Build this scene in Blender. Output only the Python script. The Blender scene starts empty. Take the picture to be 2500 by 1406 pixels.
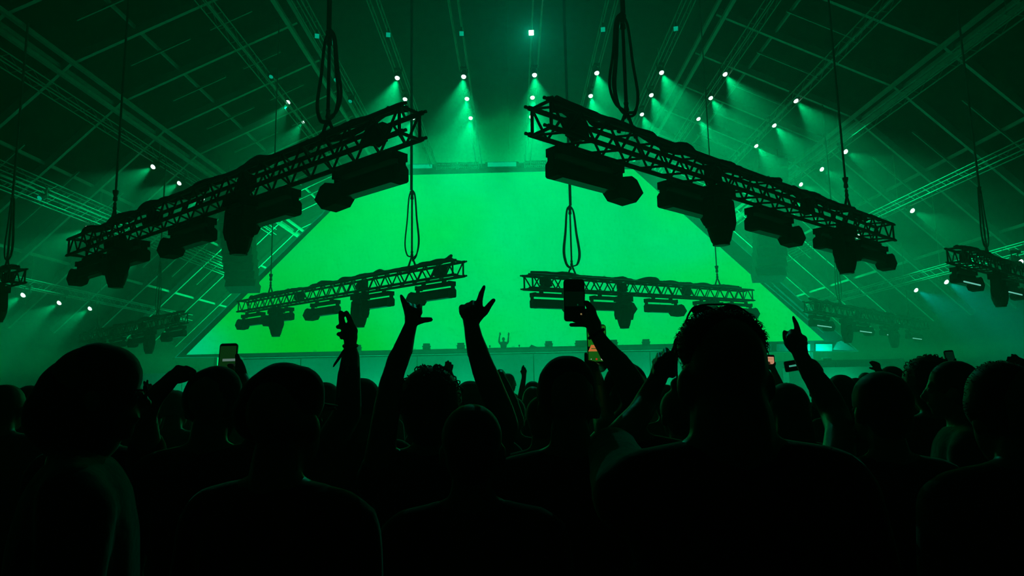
import bpy, bmesh, math, random
from mathutils import Vector, Matrix
random.seed(7)
R = math.radians
sc = bpy.context.scene
COL = sc.collection

# ---------------------------------------------------------------- camera
F = 1650.0                      # focal length in pixels of the 2500 x 1406 frame
CAM = Vector((0.0, 0.0, 1.66))
PITCH, ROLL = R(8.2), R(1.12)
_f = Vector((0, math.cos(PITCH), math.sin(PITCH)))
_r0 = Vector((1, 0, 0)); _u0 = _r0.cross(_f)
_r = _r0 * math.cos(ROLL) - _u0 * math.sin(ROLL)
_u = _r0 * math.sin(ROLL) + _u0 * math.cos(ROLL)
camd = bpy.data.cameras.new('camera'); cam = bpy.data.objects.new('camera', camd); COL.objects.link(cam)
camd.sensor_width = 36.0; camd.lens = F / 2500 * 36.0; camd.clip_end = 300; camd.clip_start = 0.05
cam.matrix_world = Matrix(((_r.x, _u.x, -_f.x, CAM.x), (_r.y, _u.y, -_f.y, CAM.y), (_r.z, _u.z, -_f.z, CAM.z), (0, 0, 0, 1)))
sc.camera = cam

def P(px, py, Y):
    """world point seen at pixel (px, py) at forward distance Y"""
    d = _f * F + _r * (px - 1250) + _u * (703 - py)
    return CAM + d * (Y / d.y)

# ---------------------------------------------------------------- world (smoky air), exposure, sampling
HAZE = 0.0092
w = bpy.data.worlds.new('hall_air'); sc.world = w; w.use_nodes = True
nt = w.node_tree; nt.nodes.clear()
out = nt.nodes.new('ShaderNodeOutputWorld')
bg = nt.nodes.new('ShaderNodeBackground'); bg.inputs['Color'].default_value = (0, 0, 0, 1); bg.inputs['Strength'].default_value = 0
vs = nt.nodes.new('ShaderNodeVolumeScatter'); vs.inputs['Density'].default_value = HAZE; vs.inputs['Anisotropy'].default_value = 0.45
vs.inputs['Color'].default_value = (1, 1, 1, 1)
nt.links.new(bg.outputs[0], out.inputs['Surface']); nt.links.new(vs.outputs[0], out.inputs['Volume'])
sc.view_settings.view_transform = 'Standard'; sc.view_settings.look = 'None'
sc.view_settings.exposure = -0.6; sc.view_settings.gamma = 1.0; sc.view_settings.use_curve_mapping = False
cy = sc.cycles
cy.max_bounces = 3; cy.diffuse_bounces = 2; cy.glossy_bounces = 2; cy.transmission_bounces = 2; cy.volume_bounces = 1
cy.transparent_max_bounces = 4; cy.caustics_reflective = False; cy.caustics_refractive = False
cy.sample_clamp_indirect = 1.0; cy.use_denoising = True
try: cy.denoiser = 'OPENIMAGEDENOISE'
except Exception: pass

SCREEN_L = 1.06                 # brightness of the LED screen
SPOT_W = 8000.0                  # power of one ceiling wash light
ADDED_GLOW_W = 19000.0  # power of one added flood behind the pyramid
TEAL = (0.0, 1.0, 0.28)

# ---------------------------------------------------------------- materials
def mat(name, col, rough=0.6, metal=0.0, spec=0.5, var=0.15, scale=6.0, bump=0.0, sheen=0.0):
    m = bpy.data.materials.new(name); m.use_nodes = True
    n = m.node_tree.nodes; l = m.node_tree.links; b = n['Principled BSDF']
    b.inputs['Roughness'].default_value = rough; b.inputs['Metallic'].default_value = metal
    b.inputs['Specular IOR Level'].default_value = spec
    b.inputs['Sheen Weight'].default_value = sheen; b.inputs['Sheen Roughness'].default_value = 0.35
    tc = n.new('ShaderNodeTexCoord'); nz = n.new('ShaderNodeTexNoise'); nz.inputs['Scale'].default_value = scale
    nz.inputs['Detail'].default_value = 3
    cr = n.new('ShaderNodeValToRGB')
    cr.color_ramp.elements[0].color = tuple(max(0, c * (1 - var)) for c in col) + (1,)
    cr.color_ramp.elements[1].color = tuple(min(1, c * (1 + var)) for c in col) + (1,)
    l.new(tc.outputs['Object'], nz.inputs['Vector']); l.new(nz.outputs['Fac'], cr.inputs['Fac']); l.new(cr.outputs['Color'], b.inputs['Base Color'])
    if bump:
        bp = n.new('ShaderNodeBump'); bp.inputs['Strength'].default_value = bump; bp.inputs['Distance'].default_value = 0.02
        l.new(nz.outputs['Fac'], bp.inputs['Height']); l.new(bp.outputs['Normal'], b.inputs['Normal'])
    return m
def emit(name, col, s, sample=False):
    m = bpy.data.materials.new(name); m.use_nodes = True; n = m.node_tree.nodes; n.clear()
    o = n.new('ShaderNodeOutputMaterial'); e = n.new('ShaderNodeEmission')
    e.inputs['Color'].default_value = (*col, 1); e.inputs['Strength'].default_value = s
    m.node_tree.links.new(e.outputs[0], o.inputs['Surface'])
    m.cycles.emission_sampling = 'AUTO' if sample else 'NONE'
    return m
M = dict(
    concrete=mat('concrete', (0.05, 0.05, 0.05), 0.8, bump=0.3),
    wall=mat('dark_wall_cladding', (0.02, 0.02, 0.02), 1.0, 0, 0.05, scale=2),
    backdrop=mat('dark_backdrop_cloth', (0.03, 0.03, 0.03), 0.9, scale=1.0),
    roof_glow_tone=mat('glow_toned_roof_lining', (0.036, 0.036, 0.036), 1.0, 0, 0.0, scale=2),
    roof=mat('dark_roof_lining', (0.007, 0.007, 0.007), 1.0, 0, 0.0, scale=2),
    steel=mat('painted_roof_steel', (0.24, 0.24, 0.24), 0.5, scale=3),
    alu=mat('black_truss_aluminium', (0.02, 0.02, 0.02), 0.6, 0.0, 0.2, scale=20),
    black=mat('black_fixture_plastic', (0.008, 0.008, 0.008), 0.7, 0, 0.12, scale=20),
    cable=mat('black_cable_rubber', (0.010, 0.010, 0.010), 0.7, 0, 0.2, scale=30),
    chain=mat('dark_hoist_chain', (0.05, 0.05, 0.05), 0.5, 0.5, 0.5, scale=30),
    frame=mat('dark_stage_metal', (0.06, 0.06, 0.06), 0.6, scale=3),
    trim=mat('bright_stage_trim', (0.75, 0.75, 0.75), 0.35, scale=3),
    fascia=mat('stage_fascia_cloth', (0.22, 0.22, 0.22), 0.75, scale=1.5),
    speaker=mat('speaker_cabinet', (0.05, 0.05, 0.05), 0.7, scale=5),
    grille=mat('speaker_grille', (0.03, 0.03, 0.03), 0.6, scale=60, var=0.5),
    glass=mat('dark_glass', (0.005, 0.005, 0.006), 0.15, 0, 0.5),
    skin_a=mat('tan_skin', (0.32, 0.21, 0.15), 0.38, 0, 0.6, scale=12),
    skin_b=mat('deep_skin', (0.16, 0.10, 0.07), 0.38, 0, 0.6, scale=12),
    hair=mat('dark_hair', (0.015, 0.012, 0.010), 0.5, 0, 0.4, scale=40, sheen=0.7),
    eye=mat('eye', (0.5, 0.5, 0.5), 0.2),
    cloth_black=mat('black_cotton', (0.012, 0.012, 0.012), 0.9, 0, 0.2, scale=40, bump=0.1, sheen=1.0),
    cloth_dark=mat('charcoal_cotton', (0.03, 0.03, 0.032), 0.9, 0, 0.2, scale=40, bump=0.1, sheen=1.0),
    cloth_grey=mat('grey_cotton', (0.12, 0.12, 0.12), 0.9, 0, 0.2, scale=40, bump=0.1, sheen=1.0),
    cloth_pale=mat('pale_cotton', (0.45, 0.45, 0.45), 0.9, 0, 0.2, scale=40, bump=0.1, sheen=1.0),
    jeans=mat('dark_denim', (0.02, 0.025, 0.04), 0.9, 0, 0.2, scale=60),
    shoe=mat('dark_shoe', (0.02, 0.02, 0.02), 0.6),
    phone=mat('black_phone_case', (0.01, 0.01, 0.01), 0.4),
    lens_lit=emit('lit_lens', (0.72, 1.0, 0.93), 3.0),
    lens_dim=emit('dim_lens', (0.0, 0.75, 0.42), 0.8),
    led_line=emit('glowing_edge_line', (0.0, 0.40, 0.20), 0.55),
    lens_star=emit('bright_square_lens', (0.9, 1.0, 1.0), 6.0),
)

# ---------------------------------------------------------------- mesh helpers
class MB:
    def __init__(s): s.v = []; s.f = []
    def add(s, vs, fs):
        o = len(s.v); s.v += [Vector(v) for v in vs]; s.f += [tuple(i + o for i in f) for f in fs]; return s
    def box(s, c, size, rot=None):
        x, y, z = [a / 2 for a in size]; c = Vector(c)
        vs = [Vector(p) for p in ((-x,-y,-z),(x,-y,-z),(x,y,-z),(-x,y,-z),(-x,-y,z),(x,-y,z),(x,y,z),(-x,y,z))]
        if rot: vs = [rot @ v for v in vs]
        return s.add([c + v for v in vs], [(0,3,2,1),(4,5,6,7),(0,1,5,4),(1,2,6,5),(2,3,7,6),(3,0,4,7)])
    def frame(s, d):
        d = d.normalized(); a = Vector((0, 0, 1)) if abs(d.z) < 0.9 else Vector((1, 0, 0))
        x = d.cross(a).normalized(); return x, d.cross(x).normalized()
    def tube(s, pts, r, n=6, cap=True):
        pts = [Vector(p) for p in pts]; rs = r if isinstance(r, (list, tuple)) else [r] * len(pts)
        vs = []; fs = []; x = y = None
        for i, p in enumerate(pts):
            d = (pts[min(i + 1, len(pts) - 1)] - pts[max(i - 1, 0)]).normalized()
            if x is None: x, y = s.frame(d)
            else:
                x = (x - d * x.dot(d)).normalized(); y = d.cross(x)
            for k in range(n):
                a = 2 * math.pi * k / n; vs.append(p + (x * math.cos(a) + y * math.sin(a)) * rs[i])
        for i in range(len(pts) - 1):
            for k in range(n):
                k2 = (k + 1) % n; fs.append((i*n+k, i*n+k2, (i+1)*n+k2, (i+1)*n+k))
        if cap: fs.append(tuple(range(n))[::-1]); fs.append(tuple((len(pts)-1)*n + k for k in range(n)))
        return s.add(vs, fs)
    def lathe(s, c, axis, prof, n=16):
        """prof: list of (distance along axis, radius)"""
        c = Vector(c); d = Vector(axis).normalized(); x, y = s.frame(d); vs = []; fs = []
        for t, r in prof:
            for k in range(n):
                a = 2 * math.pi * k / n; vs.append(c + d * t + (x * math.cos(a) + y * math.sin(a)) * max(r, 1e-4))
        for i in range(len(prof) - 1):
            for k in range(n):
                k2 = (k + 1) % n; fs.append((i*n+k, i*n+k2, (i+1)*n+k2, (i+1)*n+k))
        fs.append(tuple(range(n))[::-1]); fs.append(tuple((len(prof)-1)*n + k for k in range(n)))
        return s.add(vs, fs)
    def prism(s, poly, axis_vec):
        """poly: list of 3-D points, extruded by axis_vec"""
        n = len(poly); a = Vector(axis_vec); p = [Vector(q) for q in poly]
        return s.add(p + [q + a for q in p], [tuple(range(n))[::-1], tuple(range(n, 2*n))] + [(i, (i+1) % n, n + (i+1) % n, n + i) for i in range(n)])
    def capsule(s, a, b, ra, rb, n=10):
        a = Vector(a); b = Vector(b); d = b - a; L = d.length
        if L < 1e-6: d = Vector((0, 0, 1)); L = 1e-6
        d = d.normalized(); prof = []
        for t in (-90, -60, -30, 0): prof.append((ra * math.sin(R(t)), ra * math.cos(R(t))))
        for t in (0, 30, 60, 90): prof.append((L + rb * math.sin(R(t)), rb * math.cos(R(t))))
        return s.lathe(a, d, prof, n)
    def chain(s, pts, n=10):
        """pts: list of (Vector, radius)"""
        for (a, ra), (b, rb) in zip(pts, pts[1:]): s.capsule(a, b, ra, rb, n)
        return s
    def ellipsoid(s, c, r, rot=None, n=14, m=9):
        c = Vector(c); vs = []; fs = []
        for i in range(m + 1):
            t = math.pi * i / m
            for k in range(n):
                a = 2 * math.pi * k / n
                v = Vector((r[0]*math.sin(t)*math.cos(a), r[1]*math.sin(t)*math.sin(a), r[2]*math.cos(t)))
                if i in (0, m): v += Vector((1e-4*math.cos(a), 1e-4*math.sin(a), 0))
                vs.append(c + (rot @ v if rot else v))
        for i in range(m):
            for k in range(n):
                k2 = (k + 1) % n; fs.append((i*n+k, (i+1)*n+k, (i+1)*n+k2, i*n+k2))
        fs.append(tuple(range(n))); fs.append(tuple(m*n + k for k in range(n))[::-1])
        return s.add(vs, fs)
    def loft(s, secs, n=14):
        """secs: list of (center, x axis, y axis)"""
        vs = []; fs = []
        for c, x, y in secs:
            for k in range(n):
                a = 2*math.pi*k/n; vs.append(Vector(c) + Vector(x)*math.cos(a) + Vector(y)*math.sin(a))
        for i in range(len(secs) - 1):
            for k in range(n):
                k2 = (k+1) % n; fs.append((i*n+k, i*n+k2, (i+1)*n+k2, (i+1)*n+k))
        fs.append(tuple(range(n))[::-1]); fs.append(tuple((len(secs)-1)*n+k for k in range(n)))
        return s.add(vs, fs)
    def mesh(s, name, m, smooth=False, origin=None):
        me = bpy.data.meshes.new(name); o = origin or Vector((0, 0, 0))
        me.from_pydata([tuple(v - o) for v in s.v], [], s.f); me.validate(); me.update()
        if smooth:
            for p in me.polygons: p.use_smooth = True
        if m: me.materials.append(M[m] if isinstance(m, str) else m)
        return me
    def build(s, name, m, parent=None, smooth=False):
        """vertices given in world space (or in the parent's local space when the parent sits at the origin)"""
        if parent is not None and 'base' in parent: o = Vector(parent['base'])
        elif parent is None:
            lo = [min(v[i] for v in s.v) for i in range(3)]; hi = [max(v[i] for v in s.v) for i in range(3)]
            o = Vector(((lo[0]+hi[0])/2, (lo[1]+hi[1])/2, lo[2]))
        else: o = Vector((0, 0, 0))
        ob = bpy.data.objects.new(name, s.mesh(name, m, smooth, o)); COL.objects.link(ob)
        if parent is not None: ob.parent = parent
        else: ob.location = o; ob['base'] = tuple(o)
        return ob
def tag(o, label, cat=None, group=None, kind=None):
    o['label'] = label
    if cat: o['category'] = cat
    if group: o['group'] = group
    if kind: o['kind'] = kind
    return o
def thing(name, label, cat, loc=(0, 0, 0), group=None, world=False):
    """Empty at the thing's base; world=True lets parts be given in world space"""
    o = bpy.data.objects.new(name, None); COL.objects.link(o); o.empty_display_size = 0.1
    o.location = loc; tag(o, label, cat, group)
    if world: o['base'] = tuple(loc)
    return o
def copy_tree(o, parent=None):
    c = o.copy(); COL.objects.link(c); c.parent = parent
    for ch in list(o.children): copy_tree(ch, c)
    return c
ORD = ['first','second','third','fourth','fifth','sixth','seventh','eighth','ninth','tenth','eleventh','twelfth','thirteenth','fourteenth','fifteenth','sixteenth']

# ---------------------------------------------------------------- the hall
W2, Y0, Y1 = 23.0, -6.0, 74.0
PROF = [(-23.0, 4.5), (-14.8, 12.5), (-8.2, 15.6), (0.0, 17.5), (8.2, 15.6), (14.8, 12.5), (23.0, 4.5)]
def vault_z(x):
    for (xa, za), (xb, zb) in zip(PROF, PROF[1:]):
        if xa <= x <= xb: return za + (zb - za) * (x - xa) / (xb - xa)
    return 4.5
tag(MB().box((0, (Y0+Y1)/2, -0.1), (2*W2+0.6, Y1-Y0+0.6, 0.2)).build('floor', 'concrete'), 'dark concrete floor under the crowd', kind='structure')
for sx, side in ((-1, 'left'), (1, 'right')):
    tag(MB().box((sx*(W2+0.35), (Y0+Y1)/2, 2.6), (0.3, Y1-Y0+0.6, 5.2)).build('wall_'+side, 'wall'), f'dark cladding wall along the {side} side of the hall', kind='structure')
def endwall(name, y, label, m_='wall'):
    poly = [(-W2-0.5, y, 0)] + [(x, y, z+0.9) for x, z in PROF] + [(W2+0.5, y, 0)]
    tag(MB().prism(poly, (0, 0.3, 0))  .build(name, m_), label, kind='structure')
endwall('wall_back', Y1, 'dark end wall far behind the glowing screen', 'backdrop'); endwall('wall_front', Y0-0.3, 'dark end wall behind the crowd')
def roof_panel(js):
    b = MB()
    for j in js:
        (xa, za), (xb, zb) = PROF[j], PROF[j+1]
        b.prism([(xa, Y0, za+0.55), (xb, Y0, zb+0.55), (xb, Y0, zb+0.75), (xa, Y0, za+0.75)], (0, Y1-Y0, 0))
    return b
ceil = tag(roof_panel((0, 1, 4, 5)).build('ceiling', 'roof'), 'dark vaulted roof lining behind the steel ribs', kind='structure')
roof_panel((2, 3)).build('ridge_lining', 'roof_glow_tone', ceil)  # centre panels coloured paler to bring up the glow above the pyramid
def beam(a, bb, wd, hg):
    """rectangular beam between two points, height along the plane normal to y or z"""
    a = Vector(a); bb = Vector(bb); d = (bb - a).normalized()
    up = Vector((0, 0, 1)) if abs(d.y) > 0.9 else Vector((0, 1, 0)).cross(d)
    sd = d.cross(up).normalized()
    q = [a + sd*wd/2*i + up*hg/2*j for i, j in ((-1,-1),(1,-1),(1,1),(-1,1))]
    return q, bb - a
for i in range(17):
    y = 12.3 + 3.05*i
    m = MB()
    for sg in (-1, 1):
        m = MB()
        for (xa, za), (xb, zb) in ((PROF[4], PROF[5]), (PROF[5], PROF[6])):
            q, v = beam((sg*xa, y, za+0.28), (sg*xb, y, zb+0.28), 0.13, 0.28); m.prism(q, v)
        m.build('rib', 'steel', ceil)
for j in (0, 1, 4, 5):                                          # slim purlins across each roof panel
    (xa, za), (xb, zb) = PROF[j], PROF[j+1]
    for t in (0.33, 0.67):
        q, v = beam((xa+(xb-xa)*t, 8, za+(zb-za)*t+0.42), (xa+(xb-xa)*t, Y1-0.5, za+(zb-za)*t+0.42), 0.07, 0.12)
        MB().prism(q, v).build('purlin', 'steel', ceil)
for x, z in (PROF[1], PROF[2], PROF[4], PROF[5]):               # fold beams
    m = MB()
    for dx, dz in ((-0.28, -0.02), (0.28, 0.02), (0, -0.42)):
        q, v = beam((x+dx, 6, z+0.1+dz), (x+dx, Y1-0.5, z+0.1+dz), 0.13, 0.13); m.prism(q, v)
    m.build('fold_beam', 'steel', ceil)
for sec in range(10):                                           # short secondary battens between the ribs
    y = 13.8 + 3.05*sec
    for (x0, x1) in ((-13.6, -11.5), (-10.8, -9.3), (10.2, 12.6), (-19.5, -17.2), (16.2, 18.6)):
        q, v = beam((x0, y, vault_z(x0)+0.3), (x1, y, vault_z(x1)+0.3), 0.05, 0.08); MB().prism(q, v).build('batten', 'steel', ceil)

# ---------------------------------------------------------------- stage, pyramid screen
YS = 41.0
def S(px, py, y=YS): return P(px, py, y)
scr = [S(455, 866), S(2012, 831), S(1546, 413), S(893, 430)]
ms = bpy.data.materials.new('led_screen_picture'); ms.use_nodes = True
n = ms.node_tree.nodes; l = ms.node_tree.links; n.clear()
o = n.new('ShaderNodeOutputMaterial'); e = n.new('ShaderNodeEmission'); g = n.new('ShaderNodeNewGeometry')
def blob(px, py, rad):
    d = n.new('ShaderNodeVectorMath'); d.operation = 'DISTANCE'; d.inputs[1].default_value = S(px, py)
    l.new(g.outputs['Position'], d.inputs[0])
    mr = n.new('ShaderNodeMapRange'); mr.interpolation_type = 'SMOOTHSTEP'; mr.inputs['From Min'].default_value = rad; mr.inputs['From Max'].default_value = 0
    l.new(d.outputs['Value'], mr.inputs['Value']); return mr.outputs['Result']
nz = n.new('ShaderNodeTexNoise'); nz.inputs['Scale'].default_value = 0.11; nz.inputs['Detail'].default_value = 1.0
mp = n.new('ShaderNodeMapping'); mp.inputs['Scale'].default_value = (1, 1, 1.8)
l.new(g.outputs['Position'], mp.inputs['Vector']); l.new(mp.outputs[0], nz.inputs['Vector'])
cr = n.new('ShaderNodeValToRGB'); cr.color_ramp.elements[0].position = 0.35; cr.color_ramp.elements[1].position = 0.65
cr.color_ramp.elements[0].color = (0, 1.0, 0.08, 1); cr.color_ramp.elements[1].color = (0, 0.98, 0.22, 1)
l.new(nz.outputs['Fac'], cr.inputs['Fac']); cur = cr.outputs['Color']
for (px, py, rad, c) in ((720, 850, 6.8, (0, 0.80, 0.0)), (860, 830, 4.5, (0, 0.82, 0.0)), (1790, 760, 5, (0, 1.0, 0.08)), (470, 860, 3, (0, 1.0, 0.36)), (1650, 480, 3.5, (0, 1.0, 0.13)), (900, 640, 6, (0, 1.0, 0.13))):
    mx = n.new('ShaderNodeMix'); mx.data_type = 'RGBA'; mx.inputs['B'].default_value = (*c, 1)
    l.new(blob(px, py, rad), mx.inputs['Factor']); l.new(cur, mx.inputs['A']); cur = mx.outputs['Result']
l.new(cur, e.inputs['Color']); e.inputs['Strength'].default_value = SCREEN_L; l.new(e.outputs[0], o.inputs['Surface'])
led = thing('led_screen', 'huge glowing green trapezoid screen behind the performer', 'screen', (0, YS, scr[0].z), world=True)
MB().add(scr, [(0, 1, 2, 3)]).build('screen_face', ms, led)
MB().prism([p + Vector((0, 0.06, 0)) for p in scr], (0, 0.25, 0)).build('screen_housing', 'frame', led)
# frame around it
ZDECK = S(1250, 852, 38.0).z - 1.0
outr = [S(430, 873), S(2093, 858), S(1575, 396), S(908, 404)]
pf = thing('stage_pyramid', 'dark metal pyramid surround edged with thin bright lines around the screen', 'frame', (0, YS, outr[0].z), world=True)
for a, bq, nm in ((0, 3, 'side_rail'), (1, 2, 'side_rail'), (3, 2, 'top_rail'), (0, 1, 'base_rail')):
    p = [outr[a], outr[bq], scr[bq], scr[a]]
    dy = -0.35 if nm != 'top_rail' else -0.4
    MB().prism([q + Vector((0, 0.3, 0)) for q in p], (0, dy, 0)).build(nm, 'frame', pf)
for a, bq in ((0, 3), (1, 2), (3, 2), (0, 1)):
    MB().tube([outr[a] + Vector((0, -0.12, 0)), outr[bq] + Vector((0, -0.12, 0))], 0.022).build('edge_trim', 'led_line', pf)
for (x0, y0, x1, y1, r) in ((1866, 690, 2010, 812, 0.03), (1884, 690, 1975, 770, 0.02), (1897, 682, 2020, 790, 0.03), (1890, 697, 2000, 795, 0.04), (545, 758, 640, 660, 0.018), (735, 570, 790, 520, 0.015)):
    MB().tube([S(x0, y0, YS-0.15), S(x1, y1, YS-0.15)], r).build('light_strip', 'led_line', pf)
MB().prism([S(2032, 854, YS-0.1), S(2093, 857, YS-0.1), S(2052, 832, YS-0.1), S(2043, 835, YS-0.1)], (0, -0.12, 0)).build('corner_gusset', 'trim', pf)
for x0, x1 in ((1868, 1882), (1895, 1940), (1970, 1976), (1990, 2030)): MB().prism([S(x0, 857, YS-0.1), S(x1, 857, YS-0.1), S(x1, 840, YS-0.1), S(x0, 840, YS-0.1)], (0, -0.1, 0)).build('base_box', 'trim', pf)
# strobes and lit panel on the top rail
def strobe_bank(x0, y0, x1, y1, label, lit=False):
    base = S((x0+x1)/2, max(y0, y1), YS-0.2); t = thing('pyramid_strobe', label, 'stage light', base, 'strobes along the top of the pyramid', world=True)
    a, c = S(x0, y1, YS-0.2), S(x1, y0, YS-0.2); wd, hg = c.x - a.x, c.z - a.z; cx, cz = (a.x+c.x)/2, (a.z+c.z)/2
    rot = Matrix.Rotation(R(0.3), 3, 'Y')
    MB().box((cx, YS-0.25, cz), (wd, 0.14, hg), rot).build('housing', 'frame', t)
    if lit: MB().box((cx, YS-0.34, cz), (wd*0.86, 0.04, hg*0.8), rot).build('lit_face', emit('lit_panel', (0, 0.72, 0.34), 1.1), t)
    else:
        for dz in (-0.25, 0.25):
            MB().box((cx, YS-0.335, cz+dz*hg), (wd*0.94, 0.03, hg*0.1), rot).build('tube', 'trim', t)
            for k in range(10): MB().box((cx-wd*0.42+wd*0.84*k/9, YS-0.36, cz+dz*hg-0.03), (0.06, 0.05, 0.09), rot).build('lamp_cell', 'trim', t)
        for dx in (-0.5, 0.5): MB().box((cx+dx*wd, YS-0.3, cz), (0.05, 0.1, hg*1.1)).build('end_plate', 'trim', t)
for x_ in (-18, -12, -6, 0, 6, 12, 18): MB().box((x_, YS+0.1, (ZDECK+scr[0].z)/2), (0.2, 0.2, scr[0].z-ZDECK+0.3)).build('support_leg', 'frame', pf)
strobe_bank(1000, 402, 1060, 414, 'dim blank strobe panel at the left end of the top rail', True)
for k, (x0, y0, x1, y1) in enumerate(((1066, 398, 1115, 414), (1119, 397, 1168, 413), (1281, 393, 1333, 410))):
    strobe_bank(x0, y0, x1, y1, ('left of the pair beside the blank panel', 'right of the pair, next to the lit panel', 'just right of the lit panel')[k].join(('ribbed strobe panel on the pyramid top, ', '')))
strobe_bank(1185, 396, 1266, 410, 'plain glowing green panel at the middle of the pyramid top', True)
# stage body
def stage_box():
    t = thing('stage', 'tall hazy stage front below the glowing screen', 'stage', (0, 38.5, 0), world=True)
    zt = S(1250, 852, 38.0).z
    xa, xb = -15.2, 14.2; cx, wd = (xa+xb)/2, xb-xa
    MB().box((cx, 38.55, zt/2), (wd, 0.7, zt-0.02)).build('parapet', 'frame', t)
    MB().box((0, 41.0, zt/2-0.5), (44.0, 4.2, zt-1.0)).build('deck', 'frame', t)
    for k in range(9):
        MB().box((xa+wd/9*(k+0.5), 38.15, zt*0.46), (wd/9-0.05, 0.1, zt*0.92)).build('fascia_panel', 'fascia', t)
    for x0, x1 in ((-22, xa), (xb, 22)):
        for k in range(2):
            w_ = (x1-x0)/2; MB().box((x0+w_*(k+0.5), 38.5, (zt-0.95)/2), (w_-0.05, 0.6, zt-0.97)).build('wing_panel', 'fascia', t)
    MB().box((cx, 38.1, zt-0.09), (wd, 0.25, 0.16)).build('deck_edge', 'frame', t)
    MB().box((cx, 37.96, zt-0.22), (wd, 0.04, 0.03)).build('edge_strip', 'trim', t)
    return zt
ZT = stage_box()
# ledges with lit bands in front of the stage on the right (low plinth)
tag(MB().box((17.6, 37.2, 1.15), (5.5, 0.8, 2.3)).build('speaker_plinth', 'fascia'), 'pale plinth in front of the stage under the right screen corner', 'plinth')
cp = P(2052, 884, 38.0); t = thing('added_corner_fill', 'small added uplight brightening the right corner of the pyramid', 'stage light', (cp.x, 39.7, ZDECK))  # lamp added to brighten the corner gusset and base boxes
MB().box((0, 0, 0.1), (0.5, 0.3, 0.2)).build('housing', 'black', t); MB().box((0, 0.06, 0.21), (0.44, 0.2, 0.02)).build('lens', 'lens_dim', t)
ld = bpy.data.lights.new('corner_fill_lamp', 'AREA'); ld.size = 0.4; ld.energy = 70; ld.color = (0, 1, 0.6)
lo = bpy.data.objects.new('corner_fill_lamp', ld); COL.objects.link(lo); lo.parent = t; lo.location = (0, 0.1, 0.3); lo.rotation_euler = (R(180-40), 0, R(-5))
# footlights along the foot of the stage
for k in range(8):
    x = -17.5 + 5.0*k
    t = thing('footlight', f'{ORD[k]} low footlight from the left washing the stage front', 'stage light', (x, 36.2, 0), 'footlights along the stage foot')
    MB().box((0, 0, 0.12), (1.2, 0.25, 0.2), Matrix.Rotation(R(25), 3, 'X')).build('housing', 'black', t)
    MB().box((0, 0.07, 0.225), (1.1, 0.2, 0.02), Matrix.Rotation(R(25), 3, 'X')).build('lens', 'lens_dim', t)
    ld = bpy.data.lights.new('footlight_lamp', 'AREA'); ld.shape = 'RECTANGLE'; ld.size = 1.1; ld.size_y = 0.18; ld.energy = 190; ld.color = (0, 1, 0.38)
    lo = bpy.data.objects.new('footlight_lamp', ld); COL.objects.link(lo); lo.parent = t; lo.location = (0, 0.1, 0.32); lo.rotation_euler = (R(180-20), 0, 0)
# added floods, unseen behind the pyramid, that raise the glow above it
for k in range(6):
    x = -11.0 + 4.4*k
    t = thing('added_glow_flood', f'{ORD[k]} added flood lamp from the left, unseen behind the pyramid, for background glow', 'stage light', (x, (49, 60, 54, 65, 51, 57)[k], 0), 'added floods behind the pyramid')
    MB().box((0, 0, 1.5), (0.25, 0.25, 3.0)).build('stand', 'black', t)
    MB().box((0, 0.0, 3.1), (2.4, 2.4, 0.2)).build('housing', 'black', t)
    ld = bpy.data.lights.new('added_glow_lamp', 'AREA'); ld.shape = 'RECTANGLE'; ld.size = 2.2; ld.size_y = 2.2; ld.energy = ADDED_GLOW_W; ld.color = (0, 1, 0.22)
    lo = bpy.data.objects.new('added_glow_lamp', ld); COL.objects.link(lo); lo.parent = t; lo.location = (0, 0.0, 3.22); lo.rotation_euler = (R(180+22), 0, 0)
# floor blinders along the deck edge
for k, (px, py, lab) in enumerate(((872, 848, 'behind the raised two-finger hand'), (1041, 846, 'right of the raised thumb-and-finger hand'), (1125, 845, 'just left of the pointing forearm'), (1340, 839, 'standing alone right of the performer'), (1414, 839, 'left of a close pair behind the phones'), (1428, 838, 'right of a close pair behind the phones'), (1499, 838, 'behind the phone holder forearm'), (1578, 834, 'rightmost, near the messy-haired head'))):
    c = P(px, py+9, 38.25); t = thing('floor_blinder', f'small square blinder lamp on the stage edge, {lab}', 'stage light', (c.x, 38.3, ZT), 'blinders on the stage edge')
    MB().box((0, 0, 0.26), (0.38, 0.16, 0.3), Matrix.Rotation(R(-12), 3, 'X')).build('housing', 'black', t)
    for s in (-1, 1):
        MB().tube([(s*0.21, 0.1, 0.0), (s*0.21, 0, 0.28)], 0.015).build('bracket', 'black', t)
        MB().box((s*0.22, 0, 0.26), (0.05, 0.12, 0.05)).build('knob', 'black', t)
    MB().box((0, 0, 0.07), (0.42, 0.06, 0.03)).build('foot', 'black', t)
for k, (px, lab) in enumerate(((1196, 'left of the performer'), (1268, 'right of the performer'))):
    c = P(px, 857, 38.3); t = thing('microphone_stand', f'tiny microphone stand on the deck {lab}', 'microphone', (c.x, 38.3, ZT))
    MB().tube([(0, 0, 0), (0, 0, 0.17)], 0.02).build('pole', 'black', t); MB().ellipsoid((0, 0, 0.2), (0.05, 0.05, 0.06)).build('head', 'black', t)
    MB().lathe((0, 0, 0), (0, 0, 1), [(0, 0.08), (0.02, 0.08)]).build('base', 'black', t)
c = P(1308, 858, 38.4)
t = thing('stage_monitor', 'small dark wedge monitor on the deck right of the performer', 'speaker', (c.x, 38.4, ZT))
MB().prism([(-0.45, -0.2, 0), (0.4, -0.2, 0), (0.0, -0.2, 0.12), (-0.25, -0.2, 0.24)], (0, 0.4, 0)).build('cabinet', 'black', t)
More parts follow.
